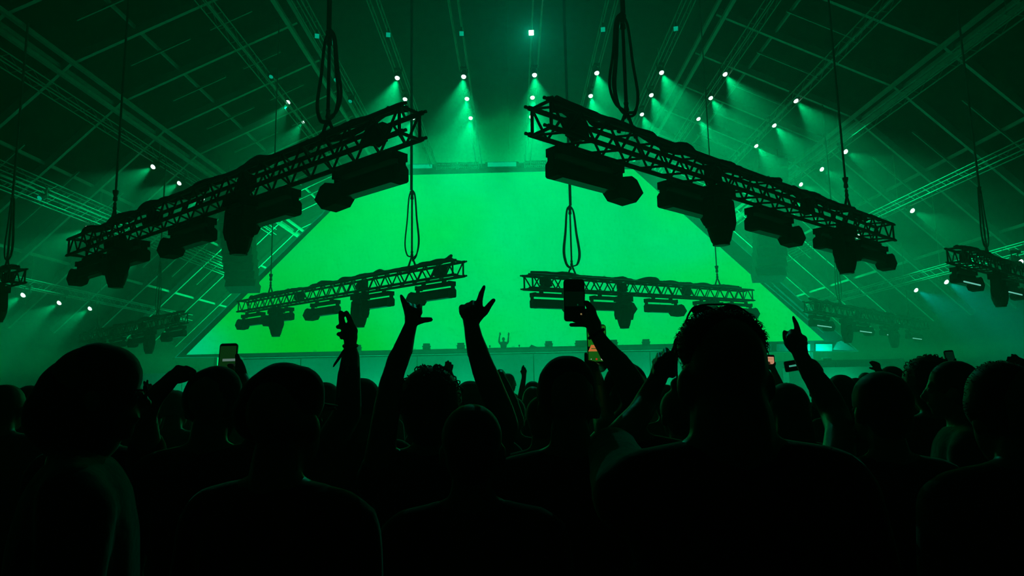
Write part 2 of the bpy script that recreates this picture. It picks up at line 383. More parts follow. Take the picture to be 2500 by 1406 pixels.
MB().prism([(0.36, -0.22, 0.03), (-0.0, -0.22, 0.13), (-0.2, -0.22, 0.22), (-0.2, -0.22, 0.18), (0.0, -0.22, 0.09), (0.3, -0.22, 0.02)], (0, 0.02, 0)).build('grille', 'grille', t)
t = thing('mixing_desk', 'low black mixing desk in front of the performer', 'desk', (P(1232, 857, 38.6).x, 38.7, ZT))
MB().box((0, 0, 0.03), (2.6, 0.5, 0.06)).build('top', 'black', t); MB().box((-0.6, 0, 0.09), (0.5, 0.3, 0.06)).build('player', 'black', t); MB().box((0.5, 0, 0.09), (0.5, 0.3, 0.06)).build('player', 'black', t)

# ---------------------------------------------------------------- line arrays
def line_array(pxt, pyt, pxb, pyb, y, label):
    a, c = P(pxt, pyt, y), P(pxb, pyb, y); nn = 12; hh = (a.z - c.z)/nn
    t = thing('line_array_speaker', label, 'speaker', (a.x, y, c.z), 'hanging speaker columns', world=True)
    for k in range(nn):
        u = k/(nn-1); tilt = R(2 + 18*u**2); z = a.z - hh*(k+0.5); yy = y + 0.5*u**2*0.9
        rot = Matrix.Rotation(-tilt, 3, 'X')
        x = a.x + (c.x-a.x)*u
        cb = MB().box((x, yy, z), (1.5, 0.75, hh*0.94), rot).build('cabinet', 'speaker', t)
        MB().box(Vector((x, yy, z)) + rot @ Vector((0, -0.385, 0)), (1.4, 0.02, hh*0.86), rot).build('grille', 'grille', t)
    MB().box((a.x, y, a.z+0.1), (1.3, 0.5, 0.12)).build('fly_bar', 'alu', t)
    for s in (-0.4, 0.4): MB().tube([(a.x+s, y, a.z+0.1), (a.x+s, y, vault_z(a.x))], 0.025).build('chain', 'chain', t)
line_array(1880, 392, 1886, 680, 33.0, 'hazy tall speaker column hanging right of the screen')
line_array(576, 470, 584, 706, 33.0, 'hazy tall speaker column hanging left of the screen')

# ---------------------------------------------------------------- ceiling trusses and wash lights
def wash_light(pos, aim, label, lit='lit', r=0.125, group='round wash lights under the roof', power=1.0, col=TEAL, cone=50):
    t = thing('wash_light', label, 'stage light', pos, group, world=True)
    aim = Vector(aim).normalized(); pos = Vector(pos)
    body = MB().lathe(pos - aim*0.34, aim, [(0, 0.05), (0.02, 0.10), (0.12, 0.125), (0.30, r+0.02), (0.34, r+0.02)], 14).build('head', 'black', t)
    MB().lathe(pos - aim*0.01, aim, [(0.0, r), (r*0.3, r*0.96), (r*0.55, r*0.82), (r*0.75, r*0.55), (r*0.85, r*0.1)], 16).build('lens', 'lens_lit' if lit == 'lit' else 'lens_dim', t, True)
    up = Vector((0, 0, 1)); sd = aim.cross(up).normalized(); c = pos - aim*0.18
    for s in (-1, 1): MB().tube([c + sd*s*0.16, c + sd*s*0.16 + Vector((0, 0, 0.22))], 0.02).build('yoke_arm', 'black', t)
    MB().box(c + Vector((0, 0, 0.26)), (0.36, 0.14, 0.09)).build('base', 'black', t)
    if lit == 'lit' and power > 0:
        ld = bpy.data.lights.new('wash_lamp', 'SPOT'); ld.energy = SPOT_W*power; ld.color = col; ld.spot_size = R(cone); ld.spot_blend = 0.8; ld.shadow_soft_size = r*0.6
        lo = bpy.data.objects.new('wash_lamp', ld); COL.objects.link(lo); lo.parent = t
        lo.location = aim*(r*0.9+0.06); lo.rotation_euler = (-aim).to_track_quat('Z', 'Y').to_euler()
# columns: (pixels of the lights from near to far, state)
COLS = [
    ([(57, 720), (145, 739), (220, 753)], 'lll'), ([(214, 557), (355, 615)], 'll'), ([(97, 483)], 'd'), ([(374, 407), (438, 447), (495, 484)], 'lll'),
    ([(662, 187), (704, 249), (739, 297)], 'dll'), ([(820, 195), (855, 247)], 'dd'), ([(970, 190), (989, 242), (1008, 288)], 'lll'),
    ([(1132, 187), (1140, 241), (1149, 288)], 'lll'), ([(1305, 183), (1300, 238), (1297, 285)], 'lll'), ([(1457, 178), (1442, 234)], 'll'),
    ([(1615, 177), (1590, 232), (1567, 279)], 'lll'), ([(1770, 181), (1735, 239), (1705, 290)], 'lll'), ([(1943, 246), (1890, 306), (1846, 356)], 'lll'),
    ([(2064, 370), (2006, 413), (1955, 450)], 'lll'), ([(2227, 514), (2094, 577)], 'll'), ([(2490, 640), (2310, 688), (2236, 708)], 'lll')]
DEP = [27.5, 29.8, 32.2]
for ci, (pts, st) in enumerate(COLS):
    q = []
    for k, (px, py) in enumerate(pts):
        if ci == 4: Y = [26.5, 29.8, 32.2][k]
        elif ci == 15: Y = [22.0, 28.5, 31.0][k]
        elif ci == 14: Y = [27.5, 31.0][k]
        elif ci == 2: Y = 24.3
        elif ci == 1: Y = [27.5, 31.5][k]
        else: Y = DEP[k]
        p = P(px, py, Y); q.append(p)
        toc = (CAM - p).normalized(); fi = R(p.x/12*32) if abs(p.x) < 12.5 else R(math.copysign(54, p.x))
        o_ = Vector((math.sin(fi), -0.15, -math.cos(fi)))
        aim = (toc*(0.38 if abs(p.x) < 12.5 else 0.75) + o_*0.90).normalized()
        which = ('nearest', 'middle', 'farthest')[k] if len(pts) == 3 else ('nearer', 'farther')[k] if len(pts) == 2 else 'only'
        lit = st[k] == 'l'
        blue = (0.0, 0.85, 0.75) if ci == 15 else TEAL
        wash_light(p, aim, f"{'lit' if lit else 'nearly dark'} round wash light, {which} on the {ORD[ci]} roof truss from the left", 'lit' if lit else 'dim', r=0.108 if lit else 0.09, power=1.0 if 6 <= ci <= 12 else 0.45 if ci <= 12 else 0.32, col=blue)
    x = sum(p.x for p in q)/len(q); z = sum(p.z for p in q)/len(q) + 0.52
    z = min(z, vault_z(x) - 0.1) if abs(x) < 14 else z
    t = thing('roof_truss', f'{ORD[ci]} slim roof truss from the left, running towards the stage', 'truss', (x, 16, z), 'slim roof trusses carrying wash lights')
    ya, yb = 0.0, 26.0; s = 0.17
    for dx in (-s, s):
        for dz in (-s, s): MB().tube([(dx, ya, dz), (dx, yb, dz)], 0.024, 5).build('chord', 'steel', t)
    m = MB(); k = 0; yy = ya
    while yy < yb - 0.4:
        for dx in (-s, s): m.tube([(dx, yy, -s if k % 2 else s), (dx, yy+0.5, s if k % 2 else -s)], 0.010, 4, False)
        yy += 0.5; k += 1
    lac = m.build('lacing', 'steel', t); lac['kind'] = 'stuff'
    for yy in (2, 12, 22):
        if vault_z(x) - z > 0.3: MB().tube([(0, yy, 0.17), (0, yy, vault_z(x)+0.3-z)], 0.015, 4).build('hanger', 'steel', t)
for k, (px, py) in enumerate(((774, 88), (948, 85), (1127, 82), (1297, 80), (1472, 72), (1650, 70))):
    p = P(px, py, 23.6); t = thing('square_blinder', f"{'brightly burning' if k == 3 else 'unlit'} square lamp, {ORD[k]} from the left in the near roof row", 'stage light', p, 'square lamps in the near roof row', world=True)
    aim = (CAM - p).normalized(); rot = aim.to_track_quat('Y', 'Z').to_matrix(); s = 0.17 if k != 3 else 0.19
    MB().box(p - aim*0.1, (s*1.15, 0.16, s*1.15), rot).build('housing', 'black', t)
    MB().box(p, (s*0.95, 0.02, s*0.95), rot).build('lens', 'lens_star' if k == 3 else 'lens_dim', t)  # unlit lenses get a weak emission in place of reflected light
    MB().box(p - aim*0.1 + Vector((0, 0, 0.17)), (0.05, 0.05, 0.18)).build('clamp', 'black', t)
    if k == 3:
        ld = bpy.data.lights.new('square_lamp', 'SPOT'); ld.energy = 800.0; ld.color = (0, 1, 0.55); ld.spot_size = R(62); ld.spot_blend = 1; ld.shadow_soft_size = 0.08
        lo = bpy.data.objects.new('square_lamp', ld); COL.objects.link(lo); lo.parent = t; lo.location = aim*0.05; lo.rotation_euler = (p - Vector((0, 3.5, 1.5))).to_track_quat('Z', 'Y').to_euler()

# ---------------------------------------------------------------- hanging lighting trusses
SB = 0.38                                                        # truss section
def frame_of(A, B):
    x = (B - A).normalized(); z = Vector((0, 0, 1)); y = z.cross(x).normalized(); z = x.cross(y).normalized()
    return Matrix(((x.x, y.x, z.x), (x.y, y.y, z.y), (x.z, y.z, z.z)))
_pan = 0.27; _bl = math.hypot(_pan, SB)
BRACE = MB().tube([(0, 0, -_bl/2), (0, 0, _bl/2)], 0.020, 6, False).mesh('brace', 'alu')
def lighting_truss(A, B, label, boxes=(0.06, 0.36, 0.66), flip=1):
    """A: inner end, B: outer end (centre line); local x runs outward"""
    L = (B - A).length; rot = frame_of(A, B)
    t = thing('lighting_truss', label, 'truss', A, 'hanging lighting trusses'); t.rotation_euler = rot.to_euler()
    h = SB/2
    for dy in (-h, h):
        for dz in (-h, h): MB().tube([(-0.02, dy, dz), (L+0.02, dy, dz)], 0.038, 8).build('chord', 'alu', t)
    n = int(L/_pan); p = L/n; al = math.atan2(p, SB)
    for i in range(n):
        s = 1 if i % 2 else -1; cx = (i+0.5)*p
        for dy in (-h, h):
            o = bpy.data.objects.new('brace', BRACE); COL.objects.link(o); o.parent = t
            o.location = (cx, dy, 0); o.rotation_euler = (0, s*al, 0)
        if i % 2 == 0:
            for dz in (-h, h):
                o = bpy.data.objects.new('brace', BRACE); COL.objects.link(o); o.parent = t
                o.location = (cx, 0, dz); o.rotation_euler = (Matrix.Rotation(-s*al, 3, 'Z') @ Matrix.Rotation(R(90), 3, 'X')).to_euler()
    for ex in (0, L):
        m = MB()
        for dy in (-h, h): m.tube([(ex, dy, -h), (ex, dy, h)], 0.024, 6)
        for dz in (-h, h): m.tube([(ex, -h, dz), (ex, h, dz)], 0.024, 6)
        m.build('end_frame', 'alu', t)
        sg = -1 if ex == 0 else 1
        for dy in (-h, h):
            for dz in (-h, h): MB().lathe((ex, dy, dz), (sg, 0, 0), [(0, 0.036), (0.06, 0.036), (0.065, 0.02), (0.11, 0.024), (0.13, 0.024)], 8).build('coupler', 'alu', t)
    for f in boxes:
        MB().box((f*L, 0, 0.0), (0.20, 0.2, 0.24), Matrix.Rotation(0.25, 3, 'Y')).box((f*L+0.1, 0.02, -0.04), (0.18, 0.16, 0.16), Matrix.Rotation(-0.3, 3, 'Y')).box((f*L-0.1, -0.02, 0.05), (0.16, 0.14, 0.18)).build('junction_box', 'black', t)
    return t, L, rot
def proto_strobe():
    t = thing('strobe_light', 'x', 'stage light')
    for s in (-1, 1):
        MB().box((s*0.42, 0.19, -0.035), (0.08, 0.10, 0.10)).build('clamp', 'black', t)
    MB().box((-0.05, 0.19, -0.105), (1.40, 0.2, 0.09)).box((-0.72, 0.19, -0.11), (0.06, 0.24, 0.12)).box((0.62, 0.19, -0.11), (0.06, 0.24, 0.12)).build('base_bar', 'black', t)
    for s in (-0.76, 0.66): MB().box((s, 0.19, -0.24), (0.03, 0.12, 0.26)).build('yoke_arm', 'black', t)
    MB().prism([(-0.745, y+0.19, z) for y, z in ((-0.10, -0.235), (0.10, -0.235), (0.14, -0.28), (0.14, -0.45), (0.11, -0.48), (-0.11, -0.48), (-0.14, -0.45), (-0.14, -0.28))], (1.39, 0, 0)).build('body', 'black', t)
    MB().box((0, 0.19, -0.483), (1.26, 0.18, 0.012)).build('front_glass', 'glass', t)
    MB().prism([(x, 0.04, z) for x, z in ((0.40, -0.30), (0.78, -0.20), (0.90, -0.24), (1.04, -0.42), (0.86, -0.60), (0.52, -0.58), (0.42, -0.48))], (0, 0.28, 0)).build('end_hood', 'black', t)
    return t
def proto_head():
    t = thing('moving_head_light', 'x', 'stage light')
    for s in (-1, 1): MB().box((s*0.15, 0, -0.03), (0.06, 0.1, 0.09)).build('clamp', 'black', t)
    MB().box((0, 0, -0.14), (0.44, 0.34, 0.13)).box((0, 0, -0.215), (0.34, 0.26, 0.05)).build('base', 'black', t)
    y = MB().box((0, 0, -0.255), (0.52, 0.2, 0.05))
    for s in (-1, 1): y.prism([(s*0.27, -0.1, -0.25), (s*0.27, 0.1, -0.25), (s*0.27, 0.12, -0.55), (s*0.27, 0.08, -0.66), (s*0.27, -0.08, -0.66), (s*0.27, -0.12, -0.55)], (-s*0.055, 0, 0))
    y.build('yoke', 'black', t)
    MB().lathe((0, 0, -0.32), (0, 0, -1), [(0, 0.10), (0.03, 0.16), (0.12, 0.195), (0.34, 0.195), (0.42, 0.175), (0.50, 0.15), (0.53, 0.13), (0.56, 0.13)], 16).build('head', 'black', t)
    MB().lathe((0, 0, -0.875), (0, 0, -1), [(0, 0.115), (0.012, 0.10)], 16).build('lens', 'glass', t)
    for k in range(5): MB().lathe((0, 0, -0.56-0.022*k), (0, 0, -1), [(0, 0.20), (0.010, 0.20)], 16).build('cooling_fin', 'black', t)
    return t
_ps, _ph = proto_strobe(), proto_head(); _use = {'s': True, 'h': True}
def place(kind, t_rot, pos, label, group, yaw=0, sgn=1):
    src = _ps if kind == 's' else _ph
    o = src if _use[kind] else copy_tree(src); _use[kind] = False
    o.location = pos if kind == 's' else Vector(pos) + Vector((t_rot[0][1], t_rot[1][1], 0))*(-0.19*sgn)
    o.scale = (1, sgn, 1) if kind == 's' else (1.08, 1.08, 1.2)
    if kind == 's': o.rotation_euler = t_rot.to_euler()
    else: o.rotation_euler = (0, 0, math.atan2(t_rot[1][0], t_rot[0][0]) + yaw)
    o['label'] = label; o['group'] = group
    return o
def slack(pts, r, seg=8):
    """smooth curve through points (Catmull-Rom)"""
    P_ = [Vector(p) for p in pts]; P_ = [P_[0]*2-P_[1]] + P_ + [P_[-1]*2-P_[-2]]; o = []
    for i in range(1, len(P_)-2):
        a, b2, c, d = P_[i-1:i+3]
        for k in range(seg):
            t = k/seg; o.append(0.5*((2*b2)+(c-a)*t+(2*a-5*b2+4*c-d)*t*t+(3*b2-a-3*c+d)*t**3))
    o.append(P_[-2]); return o
def hoist(t_rot, top, label, sc_=1.0, loops=0, drop=1.5, seed=0, ztop=None, thick=1.0):
    """rigging above a truss: bridle, shackle, hook block, chain up to the roof and slack cable loops"""
    rnd = random.Random(seed); top = Vector(top); xv = Vector((t_rot[0][0], t_rot[1][0], t_rot[2][0])); ap = top + Vector((0, 0, 0.40*sc_))
    t = thing('chain_hoist', label, 'hoist', top, 'chain hoists holding the trusses', world=True)
    for s in (-1, 1): MB().tube([ap, top + xv*s*0.20*sc_], [0.022*sc_, 0.034*sc_], 7).build('sling_leg', 'cable', t)
    MB().lathe(ap + Vector((0, 0, -0.05)), (0, 0, 1), [(0, 0.03), (0.05, 0.045), (0.12, 0.03), (0.16, 0.04), (0.2, 0.02)], 8).build('shackle', 'chain', t)
    zt = vault_z(ap.x) + 0.02
    hk = ap + Vector((0, 0, 0.16 if loops == 0 else drop))
    if loops: MB().tube([ap, hk], 0.02*thick, 6).build('steel_rope', 'cable', t)
    MB().lathe(hk, (0, 0, 1), [(0, 0.02), (0.03, 0.05), (0.10, 0.045), (0.12, 0.035), (0.20, 0.06), (0.25, 0.065), (0.26, 0.02)], 10).build('hook_block', 'chain', t)
    MB().tube([hk + Vector((0, 0, 0.24)), Vector((hk.x, hk.y, zt))], 0.016*thick, 5).build('chain', 'chain', t)
    if loops:
        side = xv.copy(); side.z = 0; side.normalize()
        MB().tube([hk + side*0.05 + Vector((0, 0, 0.3)), Vector((hk.x, hk.y, 0)) + side*0.06 + Vector((0, 0, zt))], 0.018*thick, 5).build('feed_cable', 'cable', t)
        for k in range(loops):
            s = 1 if k % 2 else -1; wd = (0.19 + 0.06*rnd.random() + 0.02*k)*sc_; lw = 0.05 + 0.25*rnd.random()
            pts = [hk + Vector((0, 0, 0.3)), hk + side*s*wd*0.5 + Vector((0, 0, 0.1)), hk + side*s*wd*0.8 - Vector((0, 0, drop*0.35)), hk + side*s*wd*1.15 - Vector((0, 0, drop*0.75)),
                   hk + side*s*wd*0.8 - Vector((0, 0, drop*(0.95+lw*0.2))), hk + side*s*wd*0.15 - Vector((0, 0, drop*(1.0+lw*0.3))), ap - Vector((0, 0, 0.15)) + side*0.05*s]
            MB().tube(slack(pts, 0), 0.015*thick, 6).build('cable_loop', 'cable', t)
    return t
def drape(t, L, rot, A, label, seed, r=0.055):
    """bundle of cables lying along the top chords"""
    rnd = random.Random(seed); th = thing('cable_bundle', label, 'cable', A + rot @ Vector((0, 0, SB/2)), 'cable bundles lying on the trusses'); th.rotation_euler = rot.to_euler()
    for j in range(3):
        pts = []; k = 0; x = 0.12 + 0.1*j
        while x < L*0.97:
            pts.append((x, rnd.uniform(-0.14, 0.14), 0.06 + rnd.random()**3*0.10)); x += rnd.uniform(0.3, 0.7)
        MB().tube(slack(pts, 0, 5), [r*0.75 + 0.012*rnd.random() for _ in range((len(pts)-1)*5+1)], 6).build('cable', 'cable', th)
    for k in range(3):
        x = rnd.uniform(0.1, 0.9)*L; MB().lathe((x, rnd.uniform(-.1, .1), 0.07), (1, 0.2, 0), [(-0.2, 0.02), (-0.16, 0.05), (0.12, 0.06), (0.16, 0.02)], 8).build('connector', 'cable', th)
    for k in range(4):
        x = rnd.uniform(0.1, 0.9)*L; w_ = rnd.uniform(0.15, 0.3)
        MB().tube(slack([(x-w_, -0.1, 0.03), (x-w_*0.4, -0.12, 0.10), (x+w_*0.3, -0.05, 0.12), (x+w_, -0.1, 0.03)], 0), 0.007, 5).build('loose_wire', 'cable', th)
FB, FH = (0.10, 0.325, 0.56, 0.80, 0.97), (0.345, 0.76)
def painted_glint(o, name):
    if name in ('fr', 'er'): MB().box((0, 0.03, -0.46), (1.25, 0.02, 0.035)).build('painted_glint', PAINTED_GLINT, o)  # emissive strip painting the reflection in the strobe's front glass
PAINTED_GLINT = emit('painted_strobe_glint', (0.25, 1.0, 0.75), 0.9)
def rig(name, A, B, lab, loops, seed, drop, thick=1.0, bars=FB, heads=FH, hoists=(0.16, 0.83), cab=True):
    t, L, rot = lighting_truss(A, B, f'black box truss full of lamps, {lab}')
    dn = rot @ Vector((0, 0, -SB/2 - 0.03)); sgn = 1 if rot[1][1] > 0 else -1
    for k, f in enumerate(bars): so = place('s', rot, A + (B-A)*f + dn, f'strobe bar, {ORD[k]} from the middle, on the {lab} truss', 'strobe bars under the trusses', sgn=sgn); painted_glint(so, name)
    for k, f in enumerate(heads): place('h', rot, A + (B-A)*f + dn, f'{"inner" if k == 0 else "outer"} moving head lamp below the {lab} truss', 'moving heads under the trusses', sgn=sgn)
    upv = rot @ Vector((0, 0, SB/2))
    for k, f in enumerate(hoists):
        hoist(rot, A + (B-A)*f + upv, f'{"cable-looped inner" if k == 0 else "plain outer"} hoist line of the {lab} truss', 1.0, loops if k == 0 else 0, drop, seed+k, thick=thick)
    if cab: drape(t, L, rot, A, f'loose cables lying on the {lab} truss', seed)
    return L
rig('nl', P(1000, 300, 8.8), P(190, 606, 15.6), 'big near left', 4, 3, 1.15, 1.5)
rig('nr', P(1322, 288, 8.7), P(2160, 570, 15.8), 'big near right', 5, 13, 1.3, 1.5)
rig('ml', P(1118, 655, 17.3), P(594, 749, 25.0), 'mid left, screen-crossing', 3, 23, 1.6, 1.4)
rig('mr', P(1290, 688, 18.6), P(1826, 722, 24.6), 'mid right, screen-crossing', 4, 33, 1.5, 1.4)
rig('fl', P(446, 776, 27.0), P(205, 826, 33.5), 'smoke-faded far left', 2, 43, 1.8, 1.3, heads=(0.24, 0.75), bars=(0.10, 0.42, 0.66, 0.93), hoists=(0.22, 0.84))
rig('fr', P(1976, 748, 25.5), P(2255, 796, 34.0), 'smoke-faded far right', 2, 53, 1.8, 1.3, heads=(0.22, 0.62), bars=(0.10, 0.42, 0.66, 0.92), hoists=(0.22, 0.84))
rig('er', P(2332, 622, 18.0), P(2620, 705, 25.0), 'right-edge', 3, 63, 1.5, 1.4, heads=(0.22,), bars=(0.10, 0.42), hoists=(0.22,))
rig('el', P(42, 672, 18.5), P(-250, 747, 24.0), 'left-edge', 3, 73, 1.5, 1.4, heads=(0.055,), bars=(), hoists=(0.075,))

# ---------------------------------------------------------------- people
MERGE = []
REMESH = []                                                     # (object, voxel size) made solid in one go at the end
def px(pts, d0):
    """pixel chain (x, y, radius px[, depth]) -> world chain"""
    o = []
    for q in pts:
        d = q[3] if len(q) > 3 else d0
        o.append((P(q[0], q[1], d), q[2]*d/F))
    return o
def person(px_, py_, d, label, yaw=0, hair='short', hs=1.0, skin='skin_a', top='cloth_black', arms=None, hatpx=None, vox=0.012, width=1.0,
           floor_z=0.0, height=None, neck=1.0, hairmat='hair', bottom='jeans', group='people in the crowd', sleeve=0.6, glasses=None):
    """px_, py_: pixel of the top of the head (with hair or hat); yaw 0 faces the stage, + turns left"""
    tp = P(px_, py_, d); hairT = {'bald': 0.0, 'short': 0.012, 'messy': 0.02, 'curly': 0.03, 'afro': 0.04, 'cap': 0.02, 'hood': 0.0, 'long': 0.015, 'buzz': 0.005, 'bun': 0.015}[hair]
    h = tp.z - floor_z - hairT; k = h/1.75
    fw = Vector((-math.sin(R(yaw)), math.cos(R(yaw)), 0)); rt = Vector((fw.y, -fw.x, 0)); up = Vector((0, 0, 1))
    rot = Matrix(((rt.x, fw.x, 0), (rt.y, fw.y, 0), (0, 0, 1)))
    base = Vector((tp.x, tp.y, floor_z))
    def L(x, y, z): return base + rot @ Vector((x, y, z))
    kk = k*hs; hz = h - 0.115*kk
    def H(x, y, z): return L(x*kk, y*kk, hz + z*kk)
    root = thing('person', label, 'person', base, group, world=True)
    b = MB()
    b.ellipsoid(H(0, -0.008, 0.025), (0.076*kk, 0.097*kk, 0.090*kk), rot)
    b.ellipsoid(H(0, 0.030, -0.045), (0.062*kk, 0.068*kk, 0.085*kk), rot)
    b.ellipsoid(H(0, 0.060, -0.100), (0.034*kk, 0.030*kk, 0.024*kk), rot)
    b.capsule(H(0, 0.092, 0.002), H(0, 0.112, -0.034), 0.010*kk, 0.015*kk)
    b.capsule(H(-0.03, 0.083, 0.014), H(0.03, 0.083, 0.014), 0.012*kk, 0.012*kk)
    b.capsule(H(-0.018, 0.094, -0.068), H(0.018, 0.094, -0.068), 0.008*kk, 0.008*kk)
    for s in (-1, 1): b.ellipsoid(H(s*0.080, -0.004, -0.02), (0.013*kk, 0.024*kk, 0.034*kk), rot)
    b.capsule(H(0, -0.022, -0.07), L(0, -0.03*k, 0.845*h), 0.056*kk*neck, 0.062*k*neck)
    wd = width*k
    for s in (-1, 1): b.capsule(L(0, -0.03*k, 0.85*h), L(s*0.165*wd, -0.03*k, 0.815*h), 0.05*k, 0.052*k)
    secs = [(0.855, 0.05, 0.045), (0.838, 0.12, 0.07), (0.815, 0.175, 0.092), (0.76, 0.175, 0.112), (0.70, 0.162, 0.118), (0.62, 0.142, 0.105), (0.57, 0.155, 0.112), (0.52, 0.170, 0.120), (0.48, 0.15, 0.11), (0.47, 0.10, 0.08)]
    def torso(m, g):
        m.loft([(L(0, -0.02*k, z*h), rt*(rx*wd+g), fw*(ry*k+g)) for z, rx, ry in secs[::-1]])
    torso(b, 0)
    legs = MB()
    for s in (-1, 1):
        hip, kn, an = L(s*0.09*wd, -0.01, 0.50*h), L(s*0.105*wd, 0.015, 0.28*h), L(s*0.11*wd, -0.02, 0.055*h)
        b.chain([(hip, 0.082*k), (kn, 0.055*k), (an, 0.04*k)]); b.capsule(L(s*0.11*wd, -0.04*k, 0.035*h*0.9), L(s*0.12*wd, 0.14*k, 0.028), 0.036*k, 0.026*k)
        legs.chain([(hip + up*0.02, 0.105*k), (kn, 0.08*k), (an + up*0.03, 0.072*k)])
        sh = MB().capsule(L(s*0.11*wd, -0.05*k, 0.05), L(s*0.12*wd, 0.13*k, 0.045), 0.05*k, 0.045*k).build('shoe', 'shoe', root, True)
    legs.loft([(L(0, -0.02*k, z*h), rt*(rx*wd+0.014), fw*(ry*k+0.014)) for z, rx, ry in ((0.465, 0.12, 0.09), (0.48, 0.16, 0.115), (0.53, 0.172, 0.125), (0.58, 0.158, 0.115))])
    legs.build('trousers', bottom, root, True)
    shirt = MB(); torso(shirt, 0.016)
    for s in (-1, 1): shirt.capsule(L(s*0.02, -0.03*k, 0.842*h), L(s*0.165*wd, -0.03*k, 0.815*h), 0.05*k, 0.068*k)
    arms = arms or {}; fine = []
    for s, nm in ((-1, 'L'), (1, 'R')):
        shd = L(s*0.182*wd, -0.02*k, 0.80*h)
        if nm in arms:
            a = arms[nm]; ch = px(a['arm'], a['d'])
            b.chain([(shd, 0.058*k), ch[0]]); b.chain(ch)
            hm_ = MB().chain(ch[-3:], 12)
            for fchain in a.get('hand', []): hm_.chain([(p_, r_*1.05) for p_, r_ in px(fchain, a['d'])], 8)
            fine.append(hm_)
            mid = shd + (ch[0][0]-shd)*sleeve; shirt.capsule(shd, mid, 0.075*k, max(0.062*k, ch[0][1]*1.05))
            if a.get('sleeve'):                                 # long sleeve over the forearm up to that fraction
                n_ = a['sleeve']; lc = [(shd, 0.075*k)] + [(p, r*1.06) for p, r in ch[:n_]]; shirt.chain(lc)
        else:
            el = L(s*0.235*wd, -0.03, 0.635*h); wr = L(s*0.215*wd, 0.10*k, 0.50*h); hd = wr + (wr-el).normalized()*0.085
            b.chain([(shd, 0.056*k), (el, 0.042*k), (wr, 0.029*k)]); b.capsule(wr, hd, 0.03*k, 0.034*k)
            ax = (wr-el).normalized(); sdv = rt*s
            for q in range(4):
                o = hd + fw*(0.026-0.017*q)*k; b.chain([(o, 0.0105), (o+ax*(0.04-0.004*abs(q-1)), 0.010), (o+ax*(0.065-0.006*abs(q-1))-sdv*0.022, 0.009)], 7)
            b.chain([(wr+fw*0.03*k+ax*0.01, 0.013), (wr+fw*0.055*k+ax*0.05, 0.011), (wr+fw*0.05*k+ax*0.08-sdv*0.01, 0.010)], 7)
            shirt.capsule(shd, shd+(el-shd)*sleeve, 0.075*k, 0.06*k)
    bo = b.build('body', skin, root, True); REMESH.append((bo, vox))
    for hm_ in fine: ho_ = hm_.build('hand_part', skin, root, True); REMESH.append((ho_, 0.0038 if d < 5 else 0.005 if d < 20 else 0.012)); MERGE.append((bo, ho_))
    so = shirt.build('shirt', top, root, True); REMESH.append((so, 0.018))
    for s in (-1, 1): MB().ellipsoid(H(s*0.031, 0.084, -0.006), (0.012*kk,)*3, n=8, m=6).build('eye', 'eye', root, True)
    # hair or headwear
    rnd = random.Random(int(px_*7+py_))
    m = MB(); nm = {'cap': 'cap', 'hood': 'hood'}.get(hair, 'hair')
    if hatpx: 
        for q in hatpx: dd = q[3] if len(q) > 3 else d; c = P(q[0], q[1], dd); m.ellipsoid(c, (q[2]*dd/F,)*3)
    if hair in ('short', 'messy', 'buzz', 'long', 'curly', 'afro', 'bun'):
        g = hairT
        if not hatpx: m.ellipsoid(H(0, -0.020, 0.030), (0.078*kk+g, 0.094*kk+g, 0.086*kk+g), rot)
        if not hatpx: m.ellipsoid(H(0, -0.045, -0.02), (0.066*kk+g*0.8, 0.06*kk+g, 0.075*kk+g), rot)
        if hair == 'long':
            m.loft([(H(0, -0.075, 0.02), rt*0.07*kk, fw*0.04*kk), (H(0, -0.085, -0.10), rt*0.088*kk, fw*0.045*kk), (H(0, -0.095, -0.22), rt*0.085*kk, fw*0.04*kk), (H(0, -0.10, -0.32), rt*0.05*kk, fw*0.025*kk)])
        if hair == 'bun': m.ellipsoid(H(0, -0.03, 0.15), (0.045*kk, 0.045*kk, 0.04*kk), rot)
    if hair == 'cap':
        if not hatpx: m.ellipsoid(H(0, -0.012, 0.035), (0.084*kk, 0.104*kk, 0.092*kk), rot)
        m.loft([(H(0, 0.085, 0.035), rt*0.07*kk, up*0.008), (H(0, 0.13, 0.03), rt*0.066*kk, up*0.007), (H(0, 0.168, 0.018), rt*0.035*kk, up*0.005)])
    if m.v:
        ho = m.build(nm, hairmat if hair != 'bald' else 'hair', root, True); REMESH.append((ho, 0.010))
